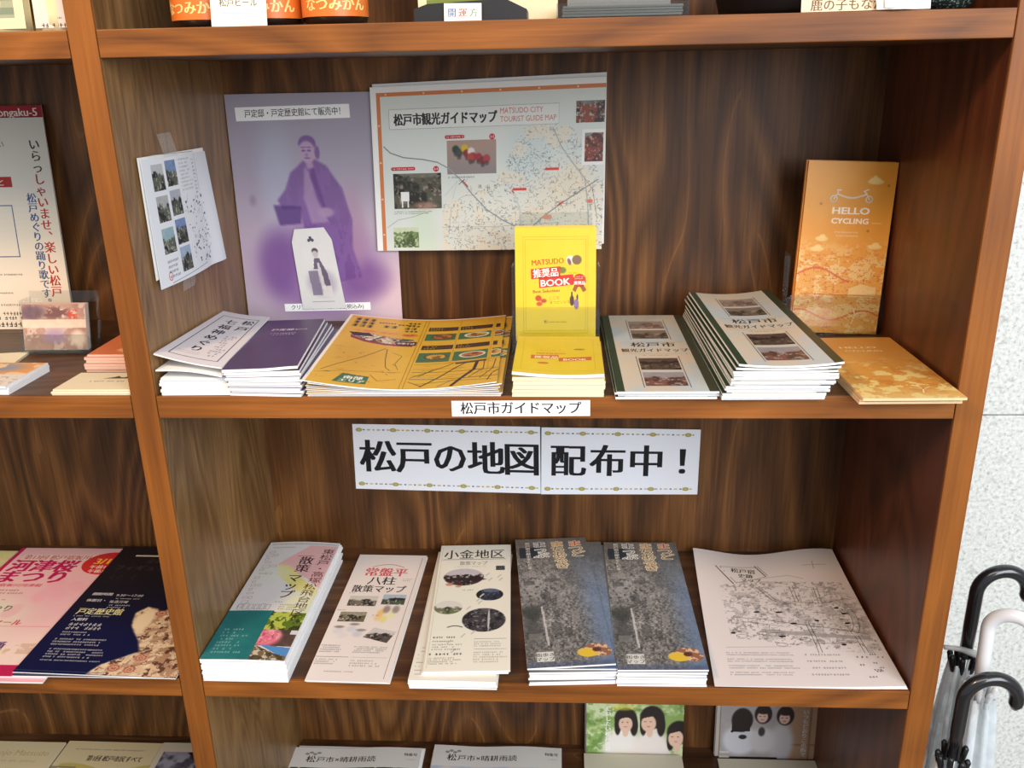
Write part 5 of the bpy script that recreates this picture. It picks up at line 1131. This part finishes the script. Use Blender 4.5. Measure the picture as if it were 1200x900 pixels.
# ---- pink festival flyers and navy flyer on the lower left shelf
def pk_paint(u, v):
    b = mixc(full(u, (236, 190, 190)), (244, 222, 206), sstep(220, 120, v)*.8); b = mixc(b, (232, 170, 180), mell(u, v, 130, 150, 60, 60, .7)*.6); b = mixc(b, (226, 232, 204), mell(u, v, 40, 120, 60, 34, .6)*.6)
    for x, y, r in ((104, 196, 18), (120, 170, 16), (98, 165, 14), (136, 190, 15), (80, 130, 16)): b = mixc(b, (240, 168, 180), mell(u, v, x, y, r, r*.7, .3, x)*.5)
    b = mixc(b, (196, 160, 130), (fbm(u, v, 10, 3) > .55)*mrect(u, v, 70, 42, 190, 62)*.5); b = mixc(b, (228, 226, 170), mrect(u, v, 0, 36, 120, 50)*.5)
    return mixc(b, (190, 36, 84), ((u < 6) | (v < 20)).astype(float))
def pk_ink():
    k = Ink(); R = (186, 30, 92); k.rect(16, 256, 122, 272, (240, 206, 200)); k.up(); k.text('第13回 松戸宿坂川', 68, 259.5, 12.5, (196, 110, 110), bold=.06, width=98)
    k.text('河津桜', 60, 229, 31, R, bold=.09, boldy=.03, width=96); k.text('まつり', 60, 200, 31, R, bold=.09, boldy=.03, width=92)
    k.text('松戸宿坂川河津桜', 46, 188, 7.5, (206, 60, 80), bold=.05, width=80); k.rows(6, 168, 80, 182, 2, (150, 120, 120), 2)
    k.ell(150, 250, 36, 30, (206, 48, 50), 30); k.up(); k.text('3/1', 140, 248, 19, (246, 190, 60), bold=.08); k.text('(土)', 164, 249, 11, (246, 190, 60), bold=.05); k.text('午前11時', 148, 236, 9, (246, 226, 210), bold=.05); k.text('午後3時', 148, 225, 9, (246, 226, 210), bold=.05)
    k.text('さくらまつり', 34, 130, 15, (104, 128, 96), bold=.04, width=84); k.rows(6, 148, 60, 158, 2, (150, 130, 120), 3); k.text('特産品 新宿セール', 56, 100, 13, (206, 60, 76), bold=.06, width=104)
    k.line([(4, 96), (150, 97)], .8, (220, 120, 130)); k.text('花見さくら通', 60, 50, 17, (96, 50, 110), bold=.07, width=110); k.rows(30, 34, 120, 44, 2, (120, 80, 80), 5)
    return k
fl('festival_flyer', 'lower pink festival flyer showing only its front edge under the top one', 'flyer', rect_surf(-376, -12, Z3, 194, 290, 0), 2.0, 2, PAPER, lambda u, v: full(u, (236, 170, 180)), 60, pmat=P_GLOSS)
fl('festival_flyer', 'top pink blossom festival flyer with large magenta title', 'flyer', rect_surf(-381, -5, Z3+2.2, 200, 291, 0), 1.6, 2, PAPER, pk_paint, 1.6, ink=pk_ink(), pmat=P_GLOSS)
k = Ink(); k.text('まつど', 60, 262, 18, (186, 40, 90), bold=.06)
fl('festival_flyer', 'pale yellow green flyer edge left of the pink festival flyers', 'flyer', rect_surf(-590, 0, Z3, 206, 280, 0), 2.0, 2, PAPER, lambda u, v: mixc(full(u, (222, 214, 160)), (200, 190, 120), fbm(u, v, 20, 3)), 8, ink=k)
def nv_paint(u, v):
    b = mixc(full(u, (22, 22, 34)), (16, 22, 62), sstep(200, 60, v)); b = mixc(b, (30, 24, 26), sstep(150, 280, v)*.6)
    st = spoly(u, v, [(132, 214), (150, 218), (172, 216), (197, 204), (197, 0), (88, 0), (96, 18), (114, 32), (132, 46), (122, 66), (108, 84), (98, 98), (92, 124), (102, 138), (118, 134), (124, 120), (134, 142), (128, 166), (138, 186), (130, 200)], 1.2)
    f = mixc(full(u, (214, 184, 150)), (170, 132, 104), (fbm(u, v, 9, 4) > .5)*.9); f = mixc(f, (92, 60, 48), (fbm(u, v, 7, 7) > .58)*.9); f = mixc(f, (236, 216, 180), (fbm(u, v, 10, 9) > .58)*.8)
    f = mixc(f, (236, 214, 176), mell(u, v, 110, 108, 12, 24, .3)); f = mixc(f, (196, 170, 140), (np.abs((v-.6*u) % 22-8) < 2)*mrect(u, v, 100, 0, 150, 90)*.6); b = paste(b, f, st)
    for x, y, r in ((136, 150, 12), (148, 172, 10), (150, 128, 11), (126, 124, 8), (142, 196, 9), (158, 150, 9), (140, 34, 9), (116, 14, 9), (136, 12, 8)):
        b = mixc(b, (206, 150, 124), mell(u, v, x, y, r, r*.8, .2)); b = mixc(b, (130, 80, 66), (np.abs(np.hypot(u-x, (v-y)*1.2) % 4.2-2) < .7)*mell(u, v, x, y, r, r*.8, .1)*.8)
    return b
def nv_ink():
    k = Ink(); c = (206, 204, 206); k.rect(28, 262, 62, 266, (214, 206, 186)); k.text('企画展', 70, 246, 12, (62, 52, 50), bold=.04); k.text('フィギュア', 50, 226, 14, (66, 58, 58)); k.rows(16, 196, 60, 216, 1, (44, 40, 46), 3)
    k.text('開館時間', 28, 162, 6.5, c, bold=.06); k.text('9:30〜17:00', 66, 160, 7, c); k.rows(50, 153, 84, 157, 1, c, 3); k.text('休館日・', 26, 147, 6.5, c, bold=.05); k.text('毎週月曜', 58, 145, 6, c); k.rows(48, 132, 82, 142, 2, c, 5)
    k.text('戸定歴史館', 44, 119, 14, (222, 214, 160), bold=.05, width=60); k.rows(14, 112, 66, 116, 1, c, 4); k.text('入館料', 26, 104, 6.5, c, bold=.05); k.rows(18, 84, 62, 100, 2, c, 6, fill=1, ragged=.05); k.rows(18, 72, 56, 82, 2, c, 7); k.rows(16, 52, 84, 68, 3, c, 8, ragged=.15); k.rows(20, 28, 96, 48, 4, c, 9, ragged=.3); k.rows(20, 22, 96, 26, 1, c, 10, ragged=.05)
    k.line([(1, 4), (110, 4)], .6, (70, 90, 120))
    return k
fl('museum_flyer', 'second navy flyer, its pale edge showing below the statue flyer', 'flyer', rect_surf(-222, -5, Z3+4.0, 194, 288, 0), .9, 1, PAPER_W, lambda u, v: full(u, (40, 50, 80)), 60, pmat=P_GLOSS)
fl('museum_flyer', 'navy flyer with a rose covered statue beside the divider', 'flyer', Surf(197, 290, [(-224, 0, Z3+5.2), (-26.8, -7, Z3+5.2), (-27, 286, Z3+5.2), (-226, 288, Z3+5.2)]), 1.2, 2, PAPER, nv_paint, 1.3, ink=nv_ink(), pmat=P_GLOSS)
# ---- bottom left
k = Ink(); k.text('Dojo Matsudo', 150, 262, 15, (196, 176, 120)); k.rows(110, 246, 190, 254, 1, (206, 190, 140), 4)
fl('event_flyer', 'cream flyer with faint lettering at the far left of the bottom shelf', 'flyer', rect_surf(-588, -14, Z4, 210, 292, 0), 3, 2, PAPER_C, lambda u, v: mixc(full(u, (228, 208, 164)), (110, 96, 96), (v < 236)*(fbm(u, v, 12, 5) > .4)*.9), 3, ink=k)
k = Ink(); k.rows(20, 276, 140, 281, 1, (150, 130, 100), 3); k.text('第1回 松戸市民すべて', 92, 255, 12, (74, 60, 60), bold=.06, width=88); k.text('ド', 112, 226, 18, (70, 40, 90), bold=.1)
def ev_paint(u, v): b = full(u, (228, 206, 158)); b = mixc(b, (196, 176, 84), (mell(u, v, 50, 236, 40, 10, .1, -12)+mell(u, v, 150, 236, 34, 12, .2, 10)).clip(0, 1)*.8); return mixc(b, (110, 100, 90), (np.abs(v-(240-.02*(u-30)**2*.06)-0) < 2)*(u < 40)*.6)
fl('event_flyer', 'cream flyer with yellow waves and a small black heading on the bottom shelf', 'flyer', rect_surf(-377, -14, Z4, 210, 296, -.6), 3, 2, PAPER_C, ev_paint, 1.6, ink=k)
def bd_paint(u, v): b = full(u, (222, 206, 180)); g = scene_pic(u, v, 8, 100, 190, 268, 4, sc=34, sky=(150, 146, 160), mid=(90, 84, 96), dark=(32, 26, 32), lightc=(196, 190, 196), hor=.95); return paste(b, g, mrect(u, v, 8, 40, 190, 268))
fl('event_flyer', 'flyer with a dark photo next to the divider on the bottom shelf', 'flyer', rect_surf(-218, -8, Z4+3.2, 191, 288, 0), 2, 2, PAPER_C, bd_paint, 2.2)

# ================================================================== top shelf
def tube_mesh(name, pts, rad, mat, n=14, cap=True, parent=None, org=(0, 0, 0)):
    pts = [Vector(p) for p in pts]; V = []; F = []; m = len(pts)
    rad = [rad]*m if isinstance(rad, (int, float)) else rad
    ref = Vector((0, 1, 0))
    for i, p in enumerate(pts):
        d = (pts[min(i+1, m-1)]-pts[max(i-1, 0)]).normalized()
        a = d.cross(ref); a = a.normalized() if a.length > 1e-4 else Vector((1, 0, 0)); b_ = d.cross(a).normalized()
        for j in range(n):
            t = 2*math.pi*j/n; V.append(p+(a*math.cos(t)+b_*math.sin(t))*rad[i]-Vector(org))
    for i in range(m-1):
        for j in range(n): F.append((i*n+j, i*n+(j+1) % n, (i+1)*n+(j+1) % n, (i+1)*n+j))
    if cap: F += [tuple(range(n-1, -1, -1)), tuple(range((m-1)*n, m*n))]
    return link_mesh(name, raw(name, V, F, mat, smooth=True), parent)
def lathe_obj(name, prof, mat, parent, n=40, a0=0, a1=2*math.pi):
    V = []; F = []; full_ = abs(a1-a0-2*math.pi) < 1e-6; c = n if full_ else n+1
    for r, z_ in prof:
        for j in range(c): t = a0+(a1-a0)*j/n; V.append((r*math.cos(t), r*math.sin(t), z_))
    for i in range(len(prof)-1):
        for j in range(n): F.append((i*c+j, i*c+(j+1) % c, (i+1)*c+(j+1) % c, (i+1)*c+j))
    return link_mesh(name, raw(name, V, F, mat, smooth=True), parent)
GLASSB = plain('dark_brown_glass', (34, 22, 16), .06, spec=.7, coat=.5)
class Cyl:
    """label wrapped on a bottle: u along the circumference"""
    bent = True
    def __init__(s, w, h, r, z0): s.w, s.h, s.r, s.z0 = w, h, r, z0
    def __call__(s, u, v, lift=0.0):
        u = np.asarray(u, float); v = np.asarray(v, float); t = -math.pi/2+(u-s.w/2)/s.r; R = s.r+lift
        return np.stack([R*np.cos(t), R*np.sin(t), s.z0+v], 1)
def lb_paint(u, v):
    b = mixc(full(u, (208, 104, 36)), (226, 130, 52), fbm(u, v, 20, 3)*.6); b = mixc(b, (150, 44, 60), mell(u, v, 30, 40, 26, 18, .2)); b = mixc(b, (240, 200, 90), mell(u, v, 62, 34, 16, 11, .15)); b = mixc(b, (238, 210, 110), mell(u, v, 96, 34, 15, 10, .15)); return mixc(b, (200, 70, 40), mell(u, v, 120, 40, 20, 14, .2))
def bottle(x, y, rz, label):
    t = empty('beer_bottle', (x, y, 0), label, 'bottle', None); t.rotation_euler = (0, 0, math.radians(rz))
    P = [(.0, .0012), (.024, 0), (.0285, .003), (.0300, .008), (.0300, .125), (.028, .14), (.018, .165), (.0135, .185), (.0128, .214), (.0145, .216), (.0145, .222), (.0, .222)]
    lathe_obj('bottle_body', P, GLASSB, t)
    lathe_obj('crown_cap', [(.0146, .2185), (.0160, .2175), (.0160, .222), (.0135, .2262), (0, .2262)], plain('cap_gold', (190, 150, 60), .3, metal=1), t, 28)
    S = Cyl(140, 86, 30.05, 7.0); org = np.zeros(3)
    link_mesh('bottle_label', cover_mesh('bottle_label', S, org, .12, lb_paint, 2.0, P_GLOSS), t)
    ik = Ink().text('なつみかん', 70, 5.6, 11.4, (240, 206, 130), bold=.08, width=58); link_mesh('lettering', ik.mesh('lettering', S, org, .14, P_GLOSS), t)
bottle(.0845, .047, -4, 'dark beer bottle with orange label, left of the three on the top shelf')
bottle(.1465, .049, 4, 'dark beer bottle with orange label, half hidden behind the small white price tag')
bottle(.2085, .041, 14, 'dark beer bottle with orange label, right of the three on the top shelf')
S = stand_surf(105.5, 3.5, .2, 50, 36, 6, -1)
k = Ink().text('松戸ビール', 25, 17, 7.0, (90, 80, 60), width=34, bold=.02); k.line([(10, 11), (40, 11)], .35, (150, 146, 130))
fl('name_tag', 'small white name tag standing before the beer bottles', 'tag', S, .6, 1, PAPER, lambda u, v: full(u, (240, 234, 216)), 20, ink=k)
# black box with a chamfered top edge and its tag, cream boards behind
def prism(name, poly, y0, y1, mat, parent, org):
    n = len(poly); V = [((x-org[0])/1000, (y0-org[1])/1000, (z_-org[2])/1000) for x, z_ in poly]+[((x-org[0])/1000, (y1-org[1])/1000, (z_-org[2])/1000) for x, z_ in poly]
    F = [tuple(range(n)), tuple(range(2*n-1, n-1, -1))]+[(i, i+n, (i+1) % n+n, (i+1) % n) for i in range(n)]
    return link_mesh(name, raw(name, V, F, mat), parent)
BLK = plain('black_plastic', (26, 24, 26), .4)
t = empty('display_case', (.334, .03, 0), 'black display case with chamfered corner behind a coloured tag on the top shelf', 'case'); org = (334, 30, 0)
prism('case_body', [(285, 0), (385, 0), (385, 9), (366, 18), (297, 15), (285, 11)], 14, 60, BLK, t, org)
prism('case_lid', [(296, 15.2), (366, 18.2), (362, 21), (296, 18.5)], 18, 56, plain('green_cloth', (110, 120, 50), .8), t, org)
S = stand_surf(312, 11.5, .1, 33, 15, 4, -1); k = Ink()
for ch, x, c in (('開', 7, (90, 110, 150)), ('運', 16.5, (206, 90, 70)), ('方', 26, (120, 160, 110))): k.text(ch, x, 4.5, 7.2, c, bold=.05)
fl('name_tag', 'small white tag with three coloured characters before the black case', 'tag', S, .5, 1, PAPER, lambda u, v: full(u, (240, 236, 232)), 20, ink=k)
CRM = plain('cream_card', (224, 208, 170), .8)
tag(bevel_box('backing_board', (-.066, 0, 0), (.066, .003, .16), CRM, None, loc=(.346, .075, 0)), 'cream board standing behind the black case on the top shelf', 'board')
t = empty('acrylic_tray', (.468, .05, 0), 'clear acrylic tray stacked with dark grey sheets on the top shelf', 'tray'); org = np.array([468., 50, 0])
for P in ([(411, 20, .2), (527, 20, .2), (527, 110, .2), (411, 110, .2)],): plate('tray_floor', P, 1.6, t, ACRYL, org)
plate('tray_front', [(411, 18, .2), (527, 18, .2), (527, 18, 13), (411, 18, 13)], 1.8, t, ACRYL, org)
for xx in (411, 525.2): plate('tray_side', [(xx, 20.2, .2), (xx, 109, .2), (xx, 109, 13), (xx, 20.2, 13)], 1.8, t, ACRYL, org)
for i in range(4): o = bevel_box('grey_sheet', (-.053, -.040, 0), (.053, .040, .0021), plain('grey_board', (92, 92, 90), .35), None, .0003, loc=(.469+.0006*(i % 2), .064, .0020+i*.0023)); tag(o, 'dark grey sheet in the clear tray, '+['bottom one', 'second from the bottom', 'third from the bottom', 'top one'][i], 'sheet', 'grey sheets in the clear tray')
o = bevel_box('display_plaque', (-.048, -.003, 0), (.048, .003, .07), plain('grey_board', (92, 92, 90), .35), None, .0006, loc=(.469, .075, .0114)); o.rotation_euler = (math.radians(-14), 0, 0); tag(o, 'slanted grey plaque standing in the clear tray', 'plaque')
t = empty('black_basket', (.66, .105, 0), 'wide black basket on the right of the top shelf', 'basket')
lathe_obj('basket_body', [(0, .001), (.082, .0), (.092, .006), (.098, .03), (.101, .06), (.104, .062), (.098, .060), (.094, .03), (.086, .008), (0, .005)], BLK, t, 48)
S = stand_surf(620, 3.2, .2, 108, 14, 8, .3); k = Ink().text('鹿の子もなか', 8, 1.6, 9.5, (110, 84, 60), 'l', bold=.03, width=62)
fl('name_tag', 'long cream paper strip lettered in brown in front of the black basket', 'tag', S, .5, 1, PAPER, lambda u, v: mixc(full(u, (228, 204, 172)), (236, 234, 232), (u > 78).astype(float)), 9, ink=k)
t = empty('crumpled_tag', (.692, -.001, .0), 'crumpled white paper tag propped over the long cream strip', 'tag')
V = []; rg = random.Random(2)
for j in range(6):
    for i in range(6): V.append((-.016+.032*i/5-.006*j/5+.006, -.0015+.004*j/5+rg.uniform(-.0012, .0008), .0008+.030*j/5))
me = raw('paper', V, [tuple(map(int, q)) for q in grid_faces(5, 5)], PAPER); link_mesh('paper', me, t)
me = raw('folded_flap', [(-.004, -.0036, .002), (.013, -.0036, .002), (.011, -.0036, .013), (-.006, -.0036, .013)], [(0, 1, 2, 3)], PAPER); link_mesh('folded_flap', me, t)
t = empty('pebble_bag', (.755, .045, 0), 'small dark bag of teal speckles at the right end of the top shelf', 'bag')
import bmesh
bm = bmesh.new(); bmesh.ops.create_icosphere(bm, subdivisions=3, radius=1)
for v_ in bm.verts:
    f = 1+.06*math.sin(v_.co.x*9)*math.cos(v_.co.y*8); v_.co = Vector((v_.co.x*.026*f, v_.co.y*.02*f, max(-.0115, v_.co.z*.0125*f)+.0117))
me = bpy.data.meshes.new('bag_body'); bm.to_mesh(me); bm.free(); me.polygons.foreach_set('use_smooth', [True]*len(me.polygons))
mm, nt, b = principled('teal_speckle'); vo = nt.nodes.new('ShaderNodeTexVoronoi'); vo.inputs['Scale'].default_value = 420; tc = nt.nodes.new('ShaderNodeTexCoord'); nt.links.new(tc.outputs['Object'], vo.inputs['Vector'])
rp = nt.nodes.new('ShaderNodeValToRGB'); rp.color_ramp.elements[0].color = L4((150, 176, 160)); rp.color_ramp.elements[1].color = L4((24, 34, 36)); rp.color_ramp.elements[1].position = .4; nt.links.new(vo.outputs['Distance'], rp.inputs[0]); nt.links.new(rp.outputs[0], b.inputs['Base Color']); b.inputs['Roughness'].default_value = .3
me.materials.append(mm); link_mesh('bag_body', me, t)
# paper packets over the left bay
def packet(name, label, x0, x1, y, h, col, painter, ink, d=26):
    t = empty(name, ((x0+x1)/2000, (y+d/2)/1000, 0), label, 'packet'); w = (x1-x0)/1000; V = []; F = []
    n = 8
    for j in range(n+1):
        z_ = h/1000*j/n; dd = d/1000*(.5*(1-(j/n)**1.6)+.06)
        for i in range(n+1):
            a = i/n; V.append((-w/2+w*a, -dd*math.sin(math.pi*(.12+.76*a))**.7+.0008*math.sin(i*2.2+j), z_+.0002))
    m_ = len(V)
    for j in range(n+1):
        z_ = h/1000*j/n; dd = d/1000*(.5*(1-(j/n)**1.6)+.04)
        for i in range(n+1): a = i/n; V.append((-w/2+w*a, dd*math.sin(math.pi*(.12+.76*a))**.7, z_+.0002))
    g = grid_faces(n, n); F = [tuple(map(int, q)) for q in g]+[tuple(int(q_)+m_ for q_ in q[::-1]) for q in g]
    for j in range(n): F.append((m_+j*(n+1), j*(n+1), (j+1)*(n+1), m_+(j+1)*(n+1))[::-1]); F.append((m_+j*(n+1)+n, j*(n+1)+n, (j+1)*(n+1)+n, m_+(j+1)*(n+1)+n))
    for i in range(n): F.append((i, m_+i, m_+i+1, i+1)); F.append((n*(n+1)+i, n*(n+1)+i+1, m_+n*(n+1)+i+1, m_+n*(n+1)+i))
    link_mesh('packet_body', raw('packet_body', V, F, plain(name+'_paper', col, .6), smooth=True), t)
    org = np.array([(x0+x1)/2, y+d/2, 0]); S = Surf(x1-x0-6, h-6, [(x0+3, y-.8, 3), (x1-3, y-.8, 3), (x1-3, y+d/2-4, h-3), (x0+3, y+d/2-4, h-3)], lambda a, b_: -(1-b_)*0)
    link_mesh('packet_label', cover_mesh('packet_label', S, org, .2, painter, 3, P_GLOSS), t)
    if ink: link_mesh('lettering', ink.mesh('lettering', S, org, .25, P_GLOSS), t)
packet('paper_packet', 'cream packet with a green grey panel at the top left corner', -150, -68, 16, 120, (226, 208, 160), lambda u, v: mixc(full(u, (230, 212, 166)), (120, 132, 110), mrect(u, v, 46, 10, 68, 90)*(.7+.3*((v % 4) < 2))), None)
k = Ink().text('ゆび行く秋', 14, 24, 6.5, (110, 80, 70), 'l', bold=.04); k.rows(14, 7, 30, 10, 1, (130, 110, 100), 2); k.rows(6, 0, 32, 4.5, 1, (90, 60, 50), 3, fill=1.1, ragged=0)
packet('paper_packet', 'pale pinkish packet with small lettering beside the divider on the top left shelf', -66, -28, 18, 120, (214, 200, 186), plainp((216, 202, 190), .02), k, 20)

# ================================================================== umbrellas beside the bookcase
HB = plain('black_handle', (20, 20, 24), .22, spec=.6, coat=.4); HW = plain('white_handle', (226, 228, 232), .25, spec=.5, coat=.3); STEEL = plain('white_steel_shaft', (190, 190, 188), .35, metal=.6)
TIPB = plain('black_rib_tip', (18, 18, 20), .35); TIPW = plain('white_rib_tip', (214, 216, 218), .4); CLIP = plain('frosted_clip', (196, 196, 190), .3, alpha=.75)
def vinyl():
    m, nt, b = principled('clear_vinyl'); tr = nt.nodes.new('ShaderNodeBsdfTransparent'); mx = nt.nodes.new('ShaderNodeMixShader'); tc = nt.nodes.new('ShaderNodeTexCoord'); n = nt.nodes.new('ShaderNodeTexNoise'); n.inputs['Scale'].default_value = 45
    nt.links.new(tc.outputs['Object'], n.inputs['Vector']); r = nt.nodes.new('ShaderNodeMapRange'); r.inputs[1].default_value = .3; r.inputs[2].default_value = .7; r.inputs[3].default_value = .5; r.inputs[4].default_value = .8
    nt.links.new(n.outputs['Fac'], r.inputs[0]); nt.links.new(r.outputs[0], mx.inputs[0]); b.inputs['Base Color'].default_value = L4((222, 230, 234)); b.inputs['Roughness'].default_value = .22
    nt.links.new(tr.outputs[0], mx.inputs[1]); nt.links.new(b.outputs[0], mx.inputs[2]); nt.links.new(mx.outputs[0], nt.nodes['Material Output'].inputs['Surface']); return m
VINYL = vinyl()
def umbrella(x, y, ztop, lean, hook_yaw, R, hm, tm, label, hl=.095, end_deg=190, clip=False):
    """closed clear umbrella standing on its tip; lean in degrees to the left at the top"""
    H = (ztop-FLOOR)-.001
    t = empty('umbrella', (x, y, FLOOR), label, 'umbrella'); t.rotation_euler = (0, math.radians(-lean), math.radians(hook_yaw))
    r = .0078; zc = H-R-r
    arc = [(0, 0, zc-hl), (0, 0, zc-hl*.5), (0, 0, zc-.01)]+[(R-R*math.cos(a), 0, zc+R*math.sin(a)) for a in [math.radians(d) for d in range(0, end_deg+1, 9)]]
    arc.append(tuple(Vector(arc[-1])+(Vector(arc[-1])-Vector(arc[-2])).normalized()*.006))
    rad = [r*.93]+[r]*(len(arc)-3)+[r*.96, r*.5]
    tube_mesh('handle', arc, rad, hm, 18, parent=t)
    zb = zc-hl
    tube_mesh('shaft', [(0, 0, .04), (0, 0, zb+.004)], .0042, STEEL, 12, parent=t)
    tube_mesh('ferrule', [(0, 0, .0), (0, 0, .012), (0, 0, .05)], [.003, .0045, .006], tm, 12, parent=t)
    zt = zb-.004
    for k_ in range(8):
        a = 2*math.pi*k_/8+.2; rg = random.Random(k_+int(x*1000)); rr = .0105+rg.uniform(-.001, .0025)
        p0 = Vector((rr*math.cos(a), rr*math.sin(a), zt-.012+rg.uniform(-.006, .006))); p1 = p0+Vector((.004*math.cos(a), .004*math.sin(a), .020))
        tube_mesh('rib_tip', [p0, p0.lerp(p1, .5), p1, p1+Vector((0, 0, .003))], [.0030, .0036, .0036, .0018], tm, 8, parent=t)
    # gathered canopy: eight folds, tapering to the ferrule
    V = []; F = []; n = 64; lv = [(zt-.004, .015), (zt-.03, .0175), (zt-.09, .0205), (zt-.2, .021), (zt-.36, .018), (zt-.5, .012), (.05, .0065)]
    for z_, rr in lv:
        for j in range(n):
            a = 2*math.pi*j/n; q = rr*(1+.22*math.cos(8*a+z_*9)+.06*math.sin(3*a+z_*20)); V.append((q*math.cos(a), q*math.sin(a), z_))
    for i in range(len(lv)-1):
        for j in range(n): F.append((i*n+j, i*n+(j+1) % n, (i+1)*n+(j+1) % n, (i+1)*n+j))
    link_mesh('canopy', raw('canopy', V, F, VINYL, smooth=True), t)
    if clip: tube_mesh('clip', [(-.03, -.008, zb+.018), (-.012, -.010, zb+.017), (.004, -.0115, zb+.012), (.007, -.0115, zb+.007)], [.0028, .0032, .0045, .003], CLIP, 10, parent=t)
    return t
umbrella(.8960, .085, -.586, 0, 0, .0285, HB, TIPB, 'clear umbrella with black handle standing furthest back beside the bookcase', .088, 196, True)
umbrella(.9200, .030, -.612, 2.0, -38, .0270, HW, TIPW, 'clear umbrella with white handle between the two black handled ones', .078, 200)
umbrella(.8555, -.004, -.666, 0, 0, .0285, HB, TIPB, 'clear umbrella with black handle standing nearest, in front of the bookcase edge', .078, 190)
